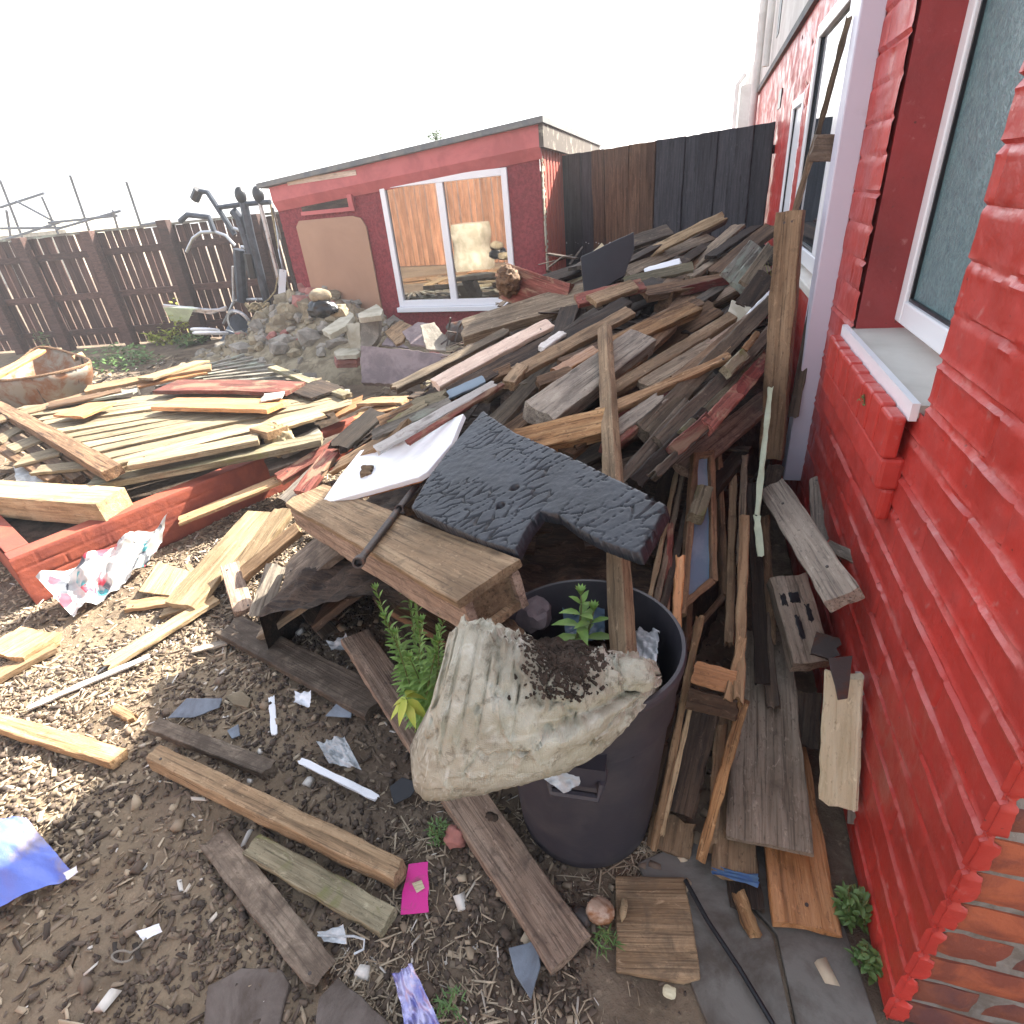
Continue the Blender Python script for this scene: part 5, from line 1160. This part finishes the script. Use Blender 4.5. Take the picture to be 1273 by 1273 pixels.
# ================================================================= LEFT SIDE : planter, deck, beams, tub
pc=G(45,752,0); ptop=.27; d1=un(np.array([.62,1.0,0])); d1=un(G(330,622,.0)-pc); d1[2]=0; d1=un(d1); d2=np.array([-d1[1],d1[0],0])
pl=empty('brick_planter',pc,'low red painted brick planter wall under the timber deck','planter')
def brun(org,dx,dn,length,rows,name,thick=.11):
    Mx=Matrix([[dx[0],dn[0],0,org[0]],[dx[1],dn[1],0,org[1]],[0,0,1,org[2]],[0,0,0,1]]); ch=ptop/rows; nx=int(length/.008); nz=int(ptop/.008); xs=np.linspace(0,length,nx); zs=np.linspace(0,ptop,nz); XX,ZZ=np.meshgrid(xs,zs)
    r=np.floor(ZZ/ch); fz=ZZ/ch-r; u=XX/.21+np.where(r%2==0,0,.5); fu=u-np.floor(u); dz=np.minimum(fz,1-fz)*ch; du=np.minimum(fu,1-fu)*.21
    g=np.clip(dz/.007,0,1)*np.clip(du/.006,0,1); dep=.004*(1-g)*np.clip(vnoise(XX*6,ZZ*9)*1.6,0.2,1)+(fbm(XX*9,ZZ*9,3)-.45)*.006
    v=[tuple(Mx@Vector((x,d,z))) for x,d,z in zip(XX.ravel(),dep.ravel(),ZZ.ravel())]; f=[(j*nx+i,j*nx+i+1,(j+1)*nx+i+1,(j+1)*nx+i) for j in range(nz-1) for i in range(nx-1)]
    mobj(name,v,f,M['planter'],pl); m=MB(); m.box(0.004,length-(.004 if name=='long_wall' else .116),.010,thick,-.02,ptop+.002,M=Mx); o=m.build('wall_core',M['planter'],pl,False); bevel(o,.004,2)
M['planter']=plain('orange_red_painted_brick',(.34,.085,.048),.7,c2=(.24,.06,.04),sc=5,bmp=.4,bd=.006)
brun(pc,d1,d2,2.5,4,'long_wall'); brun(pc+d2*.9+d1*.0,-d2,d1,.9,4,'end_wall')
slabs=MB(); 
# soil inside
v=[pc+d1*.06+d2*.06,pc+d1*2.5+d2*.1,pc+d1*2.5+d2*1.0,pc+d1*.1+d2*1.0]; mobj('soil_fill',[(p[0],p[1],ptop-.06) for p in v],[(0,1,2,3)],M['soil'],pl,None,False)
# timber deck panel
def deckpanel(name,label,corners,nsl,mat,th,gapf,railmat,layer=0):
    A,B,C,D=corners  # A near-left, B near-right, C far-right, D far-left ; slats run A->B
    t=empty(name,A,label,'slatted panel')
    for k in range(nsl):
        u=(k+.5)/nsl; p=A+(D-A)*u; q=B+(C-B)*u; n=un(np.cross(B-A,D-A)); n=n if n[2]>0 else -n
        X=un(q-p); wv=abs(np.linalg.norm((D-A)-X*((D-A)@X)))/nsl*gapf
        e1,e2=random.uniform(-.03,.03),random.uniform(-.03,.03)
        board('',p+X*e1+n*random.uniform(-.003,.006),q+X*e2+n*random.uniform(-.003,.006),0,th,mat if random.random()<.8 else railmat,0,name='slat',parent=t,n=n,wm=wv)
    for u in (.06,.5,.94):
        p=A+(B-A)*u-n*(th+.003); q=D+(C-D)*u-n*(th+.003); board('',p,q,0,.045,railmat,0,name='rail',parent=t,n=n,wm=.07)
    return t
deckpanel('slatted_panel','large sunlit slatted timber panel lying flat over the planter',[G(128,583,.42),G(440,500,.40),G(395,470,.42),G(20,505,.42)],13,'slaty',.02,.74,'pale')
deckpanel('slatted_panel','grey-green weathered slatted panel lying beyond the sunlit one',[G(180,492,.36),G(438,488,.38),G(300,438,.36),G(222,462,.36)],12,'slat',.018,.70,'slat')
deckpanel('slatted_panel','broken dark-edged slatted panel at the far left edge',[G(60,590,.36),G(128,588,.38),G(-30,490,.40),G(-60,520,.38)],7,'slaty',.02,.6,'brown')
LB=[
('dark side rail of the slatted panels, running down from the left edge',(-10,500,.42),(138,582,.44),16,.06,'brown',1,{}),
('long mossy beam along the near edge of the slatted panel',(112,598,.36),(400,542,.40),10,.04,'mossy',0,{}),
('sunlit batten along the near edge of the panel',(160,574,.44),(322,542,.44),9,.035,'slaty',0,{}),
('short block standing at the right end of the near batten',(322,528,.46),(345,534,.46),14,.05,'pine',0,{}),
('sunlit slat end right of the block',(345,528,.44),(398,512,.44),12,.02,'pale',0,{}),
('red painted plank in the sun on the slatted panel',(205,479,.47),(368,481,.46),14,.03,'redp2',2,{}),
('orange plank below the red one on the slatted panel',(203,500,.46),(346,503,.45),13,.03,'orange',2,{}),
('long pale batten at the back of the slatted panel',(106,483,.46),(262,455,.46),10,.03,'pine',1,{}),
('second pale batten crossing at the back of the slatted panel',(180,470,.48),(252,448,.46),9,.02,'pale',2,{}),
('orange splintered batten beside the back battens',(170,478,.44),(256,460,.44),9,.02,'orange',1,{}),
('short orange split batten on the left of the panel',(82,517,.46),(128,500,.46),14,.02,'orange',2,dict(rag=(.02,.04))),
('dark batten lying behind the split one',(60,503,.45),(150,484,.45),8,.02,'brown',1,{}),
('grey batten in front of the tub',(90,497,.44),(168,485,.44),7,.02,'slat',1,{}),
('long thin batten at the back left of the panel',(-10,522,.43),(110,490,.43),9,.02,'tan',1,{}),
('purple-red board end lying on the grey-green panel',(378,478,.44),(408,488,.42),26,.02,'dark',2,{}),
('dark mossy lath along the right edge of the grey-green panel',(338,455,.42),(432,490,.42),7,.03,'mossy',2,{}),
('thick sunlit beam entering from the left edge, above the black sheeting',(-80,600,.40),(138,616,.38),22,.14,'pale',0,dict(rag=(.0,.01))),
('tilted grey board under the thick sunlit beam',(-20,620,.25),(60,576,.3),20,.03,'grey',-2,{}),
('yellow sunlit splinter board by the red-brown rail',(452,498,.40),(508,496,.44),8,.02,'pine',3,{}),
('orange sunlit split board under the yellow one',(440,516,.36),(500,501,.42),11,.02,'rot',3,dict(rag=(.04,.02))),
('red-orange curved offcut in the sun left of it',(415,513,.34),(452,496,.40),12,.02,'orange',2,dict(rag=(.03,.02))),
('white sunlit lath on the orange plank',(326,494,.47),(352,490,.47),9,.01,'whitep',2,{}),
('sun-bleached plank end below the mossy beam',(346,560,.30),(398,536,.36),14,.03,'slat',1,{}),
('grey mossy rail under the near edge of the panel, right part',(330,578,.28),(470,530,.34),16,.04,'greydirt',0,{}),
]
for a in LB:
    k=dict(a[7]); k.setdefault('n',up()); board(a[0],a[1],a[2],a[3],a[4],a[5],a[6],**k)
blob('straw_bundle',G(352,556,.32),.09,.08,.13,'rope','tangled fibrous bundle hanging at the corner of the slatted panel','fibre bundle',31,.5,3,4)
sheet('black rubber sheeting folded under the thick sunlit beam','rubber_sheet','sheeting',[G(-60,640,.22),G(80,632,.24),G(60,668,.12),G(-60,690,.12)],30,16,nf(5,.08),'black')
sheet('torn grey sacking behind the thick sunlit beam','rag','rag',[G(20,585,.30),G(78,575,.30),G(80,600,.26),G(20,604,.26)],20,12,nf(5,.06),'film')
# rusted tub
tb=empty('rusty_tub',G(60,495,.2),'old rusted sheet-metal tub with a bent rim at the left, by the fence','tub')
def tub():
    top=[(-40,470),(0,474),(40,470),(80,462),(112,451),(92,441),(50,432),(20,452),(-20,468)]
    c=np.array([0,0,0.]); T=[G(x,y,.42+(.10 if y<440 else 0)) for x,y in top]; cen=sum(T)/len(T); cen[2]=0
    n=len(T); v=[];f=[]; K=7
    Ts=[]
    for i in range(n):
        for j in range(6): t=j/6; p=[T[(i+k)%n] for k in(-1,0,1,2)]; Ts.append(.5*((2*p[1])+(-p[0]+p[2])*t+(2*p[0]-5*p[1]+4*p[2]-p[3])*t*t+(-p[0]+3*p[1]-3*p[2]+p[3])*t**3))
    m=len(Ts)
    for k in range(K):
        s=k/(K-1); sc=1-.42*s**1.8
        for p in Ts: v.append((cen[0]+(p[0]-cen[0])*sc+random.uniform(-.006,.006),cen[1]+(p[1]-cen[1])*sc,p[2]*(1-s)+.02*s))
    for k in range(K-1):
        for i in range(m): f.append((k*m+i,k*m+(i+1)%m,(k+1)*m+(i+1)%m,(k+1)*m+i))
    f.append(tuple((K-1)*m+i for i in range(m)))
    o=mobj('shell',v,f,M['rust'],tb,None,True,1); s_=o.modifiers.new('s','SOLIDIFY'); s_.thickness=.01
    mb=MB(); mb.tube([p+np.array([0,0,.005]) for p in Ts]+[Ts[0]],.016,6); mb.build('rim',M['brown'],tb)
    for i in (4,12,20,28): mb=MB(); mb.tube([v[i],v[2*m+i],v[4*m+i],v[6*m+i]],.014,5); mb.build('rib',M['iron'],tb)
tub()
board('orange rusted bar lying across the tub',G(-20,474,.50),G(52,434,.56),7,.03,'orange',0,name='bar',cat='bar')
board('small square board upright inside the tub',G(92,446,.40),G(104,440,.40),8,.02,'pine',0,name='board',cat='board',n='cam')
# ================================================================= RUBBLE HEAP BY THE SHED
def rub(x,y):
    c1=G(400,440,0); c2=G(480,455,0); d=np.exp(-(((x-c1[0])/1.15)**2+((y-c1[1]-.15)/.85)**2))*.78; e=np.exp(-(((x-c2[0])/.9)**2+((y-c2[1])/.5)**2))*.30
    return d+e
ca=G(410,440,0)
m=MB()
def rock(mb,c,s,rs):
    bm=bmesh.new(); bmesh.ops.create_icosphere(bm,subdivisions=1,radius=1); M3=Matrix.Rotation(rs.rand()*6,3,'Z')@Matrix.Rotation(rs.rand()*6,3,'X')
    sc=Vector((s*rs.uniform(.7,1.4),s*rs.uniform(.6,1.1),s*rs.uniform(.4,.8)))
    vs=[]
    for v in bm.verts:
        q=v.co*(1+rs.uniform(-.22,.22)); q=Vector([max(-.75,min(.75,a)) for a in q]); q=M3@Vector((q.x*sc.x,q.y*sc.y,q.z*sc.z)); vs.append(tuple(q+Vector(c)))
    mb.add(vs,[tuple(v.index for v in f.verts) for f in bm.faces]); bm.free()
rs=np.random.RandomState(5); rmm=[MB(),MB(),MB()]
for i in range(900):
    x=ca[0]+rs.normal(0,.95); y=ca[1]+.1+rs.normal(0,.6); z=float(rub(x,y)); 
    if z<.04: continue
    rock(rmm[(lambda q:2 if q<.07 else (1 if q<.5 else 0))(rs.rand())],(x,y,z*rs.uniform(.75,1.0)),rs.uniform(.03,.11)*(1.0 if rs.rand()<.80 else 1.9),rs)
tag(rmm[0].build('rubble',M['rubble'],None,False),'heap of ochre broken stone and mortar in front of the shed panel','rubble',kind='stuff')
tag(rmm[1].build('rubble',M['greystone'],None,False),'grey broken stone mixed through the ochre rubble heap','rubble',kind='stuff')
tag(rmm[2].build('rubble',M['tile'],None,False),'red brick shards mixed through the rubble heap','rubble',kind='stuff')
hm=gridmesh('rubble_mound',np.linspace(ca[0]-2.6,ca[0]+2.4,110),np.linspace(ca[1]-1.6,ca[1]+1.7,80),lambda a,b: np.where(rub(a,b)<.05,-.08,rub(a,b)*.85+(fbm(a*9,b*9,3)-.4)*.12),M['rubble']); tag(hm,'packed earth and mortar under the rubble stones','rubble',kind='stuff')
def st(label,poly,an,th,mat,name='stone_slab',cat='stone slab'): return plate(label,poly,an,th,mat,0,name,cat,rag=.006)
st('large purple-grey stone slab leaning in front of the rubble heap',[(448,430),(500,434),(560,441),(562,462),(545,482),(510,478),(449,476)],[(448,432,'Y',4.55),(560,441,'Y',4.6),(449,476,'Y',4.35)],.07,'slab')
st('pale cream block standing left of the grey hollow block',[(427,403),(447,401),(449,436),(436,433)],[(427,403,'Y',5.1),(447,401,'Y',5.1),(449,436,'Y',5.0)],.08,'palestone','stone_block','stone block')
st('grey hollow concrete block beside the cream one',[(447,392),(472,390),(470,420),(460,434),(449,432)],[(447,392,'Y',5.15),(472,390,'Y',5.2),(449,432,'Y',5.0)],.09,'greystone','stone_block','stone block')
st('pale capping stone laid on top of the hollow block',[(445,390),(468,378),(476,384),(474,392),(447,395)],[(445,390,'Y',5.05),(476,384,'Y',5.25),(468,378,'Y',5.5)],.05,'palestone','stone_block','stone block')
st('long cream slab slanting up the rubble heap',[(400,410),(435,386),(440,392),(430,405),(410,416)],[(400,410,'Y',5.0),(440,392,'Y',5.4),(435,386,'Y',5.6)],.05,'palestone')
st('pinkish triangular tile standing right of the blocks',[(478,412),(497,398),(512,404),(500,425),(492,428)],[(478,412,'Y',5.0),(512,404,'Y',5.1),(492,428,'Y',4.8)],.03,'ply','tile','tile')
st('brown triangular slate below the pinkish tile',[(474,428),(485,415),(508,432)],[(474,428,'Y',4.85),(485,415,'Y',5.0),(508,432,'Y',4.8)],.02,'slab','tile','tile')
st('grey slate fan leaning at the right of the rubble, first piece',[(500,412),(520,400),(535,402),(530,430),(510,428)],[(500,412,'Y',4.95),(535,402,'Y',5.0),(510,428,'Y',4.75)],.025,'slab','slate','slate')
st('jagged grey slate leaning furthest right by the rubble',[(522,404),(540,400),(553,418),(555,436),(530,434)],[(522,404,'Y',4.85),(553,418,'Y',4.85),(530,434,'Y',4.65)],.025,'greystone','slate','slate')
for i,y in enumerate((436,442,447)):
    st(['top cream tile of the small tile stack','middle pink clay tile of the small tile stack','bottom pink clay tile of the small tile stack'][i],[(415,y+1),(422,y-3),(445,y-3),(447,y+2),(443,y+5),(418,y+6)],[(415,y+1,.40-.06*i),(445,y-3,.40-.06*i),(443,y+5,.39-.06*i)],.04,['palestone','tile','tile'][i],'tile','tile')
st('green-white painted board end below the large stone slab',[(498,482),(518,470),(532,476),(530,486),(512,492)],[(498,482,.42),(532,476,.44),(518,470,.5)],.02,'slate','board','board')
board('mossy squared timber end below the large stone slab',G(528,478,.46),G(562,460,.5),15,.07,'mossy',0,name='timber',cat='timber',rag=(.002,.03))
blob('stone',G(398,368,.98),.10,.08,.06,'rubble','round cobble on the very top of the rubble heap','stone',2,.1,1.5,3)
blob('bag',G(400,384,.88),.14,.09,.075,'black','shiny black bag tucked into the top of the rubble heap','bag',7,.25,1.8,4)
blob('stone',G(421,386,.85),.09,.07,.06,'rubble','brown lump right of the black bag','stone',9,.35,2,3,flat=.8)
for i,(x0,y0,x1,y1) in enumerate(((556,430,560,395),(556,412,590,425),(560,438,600,440),(548,428,585,410),(566,424,575,400))):
    tubeobj(['thin dark upright twig','arched wire','thin low wire','slanting thin wire','short dark twig'][i]+' sticking out between slate and shed wall','wire','wire',[Yp(x0,y0,4.6),Yp((x0+x1)/2,(y0+y1)/2-4,4.65),Yp(x1,y1,4.6)],.008,'iron',5)
blob('cinder_bag',Yp(572,412,4.9),.14,.1,.09,'iron','dark crumpled metal scrap beside the slates','scrap',8,.4,2,3)
# concrete kerb + wheel, ropes
board('long concrete kerb leaning beside the wheel, left of the rubble',G(308,425,.15),G(372,382,.55),20,.10,'slat',0,name='kerb',cat='kerb',n='cam')
board('grey slab end leaning against the wheel',G(285,430,.1),G(300,402,.3),26,.05,'slate',0,name='slab',cat='slab',n='cam')
def ringobj(label,name,cat,c,r,rt,mat,ax=(0,1,.2)):
    ax=un(ax); u=un(np.cross(ax,[0,0,1.])); v_=np.cross(ax,u); m=MB(); m.tube([c+r*(u*math.cos(a)+v_*math.sin(a)) for a in np.linspace(0,6.2832,33)],rt,8,False); o=m.build(name,M[mat]); return tag(o,label,cat)
# ================================================================= EXERCISE MACHINE
YM=6.9
def E_(x,y,d=0): return Yp(x,y,YM+d)
gm=empty('exercise_machine',E_(300,410),'old multi-gym exercise machine with bars and grips standing in front of the slat fence','exercise machine')
def gt(name,pts,r,mat='gym'): m=MB(); m.tube(pts,r,8); m.build(name,M[mat],gm)
gt('post',[E_(303,252),E_(311,290),E_(331,370),E_(340,405)],.055); gt('upper_arm',[E_(245,244),E_(250,238),E_(258,239),E_(273,262),E_(292,292)],.035); gt('cross_bar',[E_(272,258),E_(300,254),E_(336,251)],.03)
gt('grip',[E_(242,248),E_(247,236)],.06,'black')
for x,y in((299,243),(321,242)):
    blob('grip',E_(x,y),.07,.07,.10,'black',parent=gm,amp=0)
gt('seat_post',[E_(297,310),E_(299,340),E_(302,375)],.075); gt('handlebar',[E_(232,313),E_(240,296),E_(250,289),E_(267,288),E_(281,293),E_(292,305)],.022,'chrome'); gt('handlebar',[E_(224,275),E_(233,267),E_(260,270),E_(266,287)],.035)
gt('side_bar',[E_(291,284),E_(304,288),E_(312,297),E_(310,308),E_(300,307)],.022,'chrome'); gt('frame_foot',[E_(290,331),E_(290,350),E_(291,374),E_(284,390),E_(278,402)],.02,'chrome'); gt('frame_foot',[E_(291,374),E_(310,372),E_(330,372)],.02,'chrome')
gt('lever',[E_(321,245),E_(330,280),E_(349,356)],.028,'chrome'); gt('pulley_arm',[E_(290,262),E_(298,272),E_(300,280)],.06); gt('side_pad',[E_(300,280),E_(316,330)],.05); gt('shin_pad',[E_(310,315),E_(316,345)],.08,'black')
o=ringobj('','flywheel','',E_(298,402,-.3),.17,.025,'chrome'); 
o.parent=gm; o.matrix_parent_inverse=gm.matrix_world.inverted()
gt('flywheel_hub',[E_(298,402,-.28),E_(298,402,-.22)],.13)
TL=[('first long pole leaning beside the machine, nearest it',(336,252),(362,372),.016,'rope'),('second long pole, with a dark bracket halfway',(343,272),(355,350),.016,'chrome'),('third long pole leaning on the shed corner',(339,258),(372,370),.014,'iron'),('fourth thin pole curving to the shed corner',(350,270),(378,362),.012,'iron')]
for l,a,b,r,mt in TL: tubeobj(l,'pole','pole',[E_(a[0],a[1],.2),E_((a[0]+b[0])/2-2,(a[1]+b[1])/2,.15),E_(b[0],b[1],0)],r,mt,6)
board('pale folded plank leaning among the poles by the shed corner',E_(352,335,0),E_(350,372,-.1),9,.03,'laminate',0,name='board',cat='board',n='cam')
tubeobj('coil of tan rope hanging at the foot of the machine','rope','rope',[E_(312+9*math.cos(a*1.3)+a*.9,382+5*math.sin(a*2.1),-.3) for a in np.linspace(0,16,60)],.018,'rope',6)
tubeobj('thin cable looping down to the rope','cable','cable',[E_(345,345,-.1),E_(342,362,-.1),E_(334,372,-.1),E_(326,378,-.1)],.01,'rope',5)
# wheelbarrow
wb=empty('wheelbarrow',E_(228,405,-.4),'upturned pale green wheelbarrow with long handles against the slat fence','wheelbarrow')
T=[E_(205,381,-.6),E_(252,383,-.6),E_(248,392,-.2),E_(212,396,-.3)]; c=(T[0]+T[1])/2
v=[E_(204,381,-.6),E_(240,383,-.6),E_(240,381,-.1),E_(206,380,-.1),E_(214,398,-.5),E_(233,398,-.5),E_(233,397,-.2),E_(215,397,-.2)]
o=mobj('tray',v,[(0,1,5,4),(1,2,6,5),(2,3,7,6),(3,0,4,7),(4,5,6,7)],M['greenish'],wb,None,False); s_=o.modifiers.new('s','SOLIDIFY'); s_.thickness=.02
for dy in(0,3): m=MB(); m.tube([E_(204,380+dy*.3,-.6),E_(262,386+dy,-.5),E_(282,385-dy,-.4)],.022,6); m.build('handle',M['chrome'],wb)
m=MB(); m.tube([E_(214,398,-.5),E_(222,408,-.5)],.02,6); m.build('leg',M['iron'],wb)
ringobj('white bent hoop rail lying in front of the machine','hoop','hoop',E_(255,410,-.6),.16,.018,'laminate',(0,.3,1))
ringobj('second white hoop rail beside the first, nearer the weeds','hoop','hoop',E_(262,414,-.7),.20,.018,'laminate',(0,.25,1))
# ================================================================= BEYOND THE FENCE
sc=empty('scaffolding',Yp(40,300,14),'faint scaffold poles and rails beyond the slat fence','scaffolding')
for a,b in (((0,224),(28,296)),((52,245),(72,290)),((87,218),(112,290)),((157,226),(177,286)),((0,258),(55,240)),((0,300),(75,276)),((60,277),(110,272)),((70,285),(150,262)),((20,250),(72,278)),((110,272),(146,268)),((176,280),(200,276)),((0,284),(75,283)),((8,262),(14,300)),((140,262),(146,283))):
    m=MB(); m.tube([Yp(a[0],a[1],14),Yp(b[0],b[1],14.3)],.035,6); m.build('scaffold_pole',M['gym'],sc)
hb_=empty('far_roof',Yp(30,290,20),'low far roof with ochre ridge seen over the slat fence','building')
m=MB(); p=Yp(-40,300,20); q=Yp(80,283,20); m.box(p[0],q[0],20,24,0,1.9); m.build('wall',M['palestone'],hb_,False)
m=MB(); m.add([(p[0],19.8,1.9),(q[0],19.8,1.9),(q[0]-2,22,2.5),(p[0],22,2.5),(p[0],24.2,1.9),(q[0],24.2,1.9)],[(0,1,2,3),(3,2,5,4),(0,3,4),(1,5,2)]); m.build('roof',M['palestone'],hb_,False)
# ================================================================= LITTER
def litter(name,label,cat,N_,region,size,mat,tone,seed,flat=.25,long=3.,z0=.0,avoid=True,spread=None):
    rs=np.random.RandomState(seed); x=[];y=[]
    while len(x)<N_:
        a=rs.uniform(region[0],region[1],N_); b=rs.uniform(region[2],region[3],N_)
        dens=np.clip(fbm(a*1.5+seed,b*1.5,3)*2.2-.45,0.05,1) if spread is None else spread(a,b)
        k=rs.rand(N_)<dens; x+=list(a[k]); y+=list(b[k])
    x=np.array(x[:N_]); y=np.array(y[:N_]); s=size*np.clip(rs.lognormal(0,.45,N_),.3,2.2); el=np.clip(rs.lognormal(math.log(long),.4 if long>2 else .12,N_),1,long*(2.2 if long>2 else 1.3)); yaw=rs.uniform(0,6.28,N_); pit=rs.normal(0,.28,N_); rol=rs.uniform(-1,1,N_)
    z=gz(x,y)+z0+s*.3
    base=np.array([[-.5,-.5,-.5],[.5,-.35,-.5],[.5,.5,-.5],[-.42,.5,-.5],[-.5,-.4,.5],[.45,-.5,.5],[.5,.42,.5],[-.5,.5,.5]])
    V=base[None]*(1+rs.uniform(-.25,.25,(N_,8,3))); V=V*np.stack([s*el,s,s*flat],1)[:,None,:]
    cy,sy=np.cos(yaw),np.sin(yaw); cp,sp_=np.cos(pit),np.sin(pit); cr_,sr=np.cos(rol),np.sin(rol)
    X_,Y_,Z_=V[...,0],V[...,1],V[...,2]; Y2=Y_*cr_[:,None]-Z_*sr[:,None]; Z2=Y_*sr[:,None]+Z_*cr_[:,None]; X3=X_*cp[:,None]+Z2*sp_[:,None]; Z3=-X_*sp_[:,None]+Z2*cp[:,None]
    X4=X3*cy[:,None]-Y2*sy[:,None]; Y4=X3*sy[:,None]+Y2*cy[:,None]; P=np.stack([X4+x[:,None],Y4+y[:,None],Z3+z[:,None]],-1).reshape(-1,3)
    fb_=np.array([[0,3,2,1],[4,5,6,7],[0,1,5,4],[1,2,6,5],[2,3,7,6],[3,0,4,7]]); Fq=(fb_[None]+8*np.arange(N_)[:,None,None]).reshape(-1,4)
    me=bpy.data.meshes.new(name); me.vertices.add(len(P)); me.vertices.foreach_set('co',P.ravel().astype(np.float32)); me.loops.add(Fq.size); me.loops.foreach_set('vertex_index',Fq.ravel().astype(np.int32)); me.polygons.add(len(Fq)); me.polygons.foreach_set('loop_start',np.arange(0,Fq.size,4,dtype=np.int32)); me.polygons.foreach_set('loop_total',np.full(len(Fq),4,dtype=np.int32)); me.update(calc_edges=True)
    at=me.attributes.new('tone','FLOAT','POINT'); tv=np.clip(rs.normal(tone[0],tone[1],N_),0,1); at.data.foreach_set('value',np.repeat(tv,8).astype(np.float32)); me.materials.append(M[mat])
    o=bpy.data.objects.new(name,me); COL.objects.link(o); return tag(o,label,cat,kind='stuff')
notpave=lambda a,b: np.where(a>-.12,.12,1.)
litter('wood_chips','brown and tan wood chips scattered over the earth','wood chips',15000,(-3.2,.42,.15,3.0),.006,'chips',(.42,.24),3,spread=lambda a,b:np.clip(fbm(a*1.5+3,b*1.5,3)*2.2-.45,.05,1)*notpave(a,b))
litter('crumbs','fine dark crumbs of soil and grit over the earth','soil crumbs',12000,(-2.6,.42,.15,2.2),.007,'chips',(.16,.14),5,flat=.8,long=1.2,spread=lambda a,b:np.clip(fbm(a*2+3,b*2,3)*2.0-.4,.05,1)*notpave(a,b))
litter('straw','dry grey straw and stalks in front of the dustbin','straw',1500,(-.75,.0,.42,1.0),.0022,'chips',(.80,.10),9,flat=.6,long=11.,z0=.004,spread=lambda a,b:np.clip(fbm(a*3+3,b*3,2)*2.4-.5,.02,1))
litter('sun_tinted_shavings','tan wood shavings, toned pale to brighten the sunlit ground between planter and pile','wood shavings',20000,(-4.2,-1.35,.35,3.6),.0065,'chips',(.72,.10),33,flat=.4,long=2.6,spread=lambda a,b:np.clip(fbm(a*2+3,b*2,3)*2.4-.4,.05,1)*np.clip((-1.45-a)/.5,0,1))  # pale chips kept to the sunlit side; their tone paints the lit ground brighter
litter('straw','pale straw and splinters in the sunlit area by the towel','straw',3500,(-3.6,-1.4,.8,3.2),.004,'chips',(.78,.14),12,flat=.5,long=6.,z0=.003)
litter('splinters','broken timber splinters strewn far left across the yard','splinters',2500,(-8,-2.5,2.6,6.3),.014,'chips',(.6,.2),15,flat=.3,long=6.)
litter('pebbles','small pale and grey pebbles and mortar crumbs on the earth','pebbles',420,(-2.6,.40,.2,1.8),.013,'chips',(.62,.22),21,flat=.75,long=1.25,spread=lambda a,b:np.clip(fbm(a*2+9,b*2,2)*2.2-.6,.02,1))
# splinters on the heap
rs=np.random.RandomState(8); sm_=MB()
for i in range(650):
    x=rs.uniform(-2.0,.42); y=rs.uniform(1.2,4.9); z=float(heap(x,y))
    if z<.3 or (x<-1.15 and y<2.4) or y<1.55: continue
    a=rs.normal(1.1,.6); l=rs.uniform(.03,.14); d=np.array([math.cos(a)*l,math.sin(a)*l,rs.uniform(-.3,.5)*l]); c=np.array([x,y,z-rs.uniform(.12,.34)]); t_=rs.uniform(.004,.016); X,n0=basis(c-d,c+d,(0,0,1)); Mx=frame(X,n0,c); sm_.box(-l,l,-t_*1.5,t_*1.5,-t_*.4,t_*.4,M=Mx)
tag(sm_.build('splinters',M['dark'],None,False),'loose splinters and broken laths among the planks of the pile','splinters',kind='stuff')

# ================================================================= HAZE
hz=MB(); hz.box(-100,70,-70,150,-1.2,8.); ho=hz.build('haze',None,None,False)
hm_=bpy.data.materials.new('haze_air'); hm_.use_nodes=True; hn=hm_.node_tree; hn.nodes.remove(hn.nodes['Principled BSDF']); pv=hn.nodes.new('ShaderNodeVolumePrincipled')
pv.inputs['Color'].default_value=(.95,.96,1,1); pv.inputs['Density'].default_value=.005; pv.inputs['Anisotropy'].default_value=.3
hn.links.new(pv.outputs[0],hn.nodes['Material Output'].inputs['Volume']); ho.data.materials.append(hm_); tag(ho,'thin pale haze in the sunlit air over the yard','haze',kind='stuff')
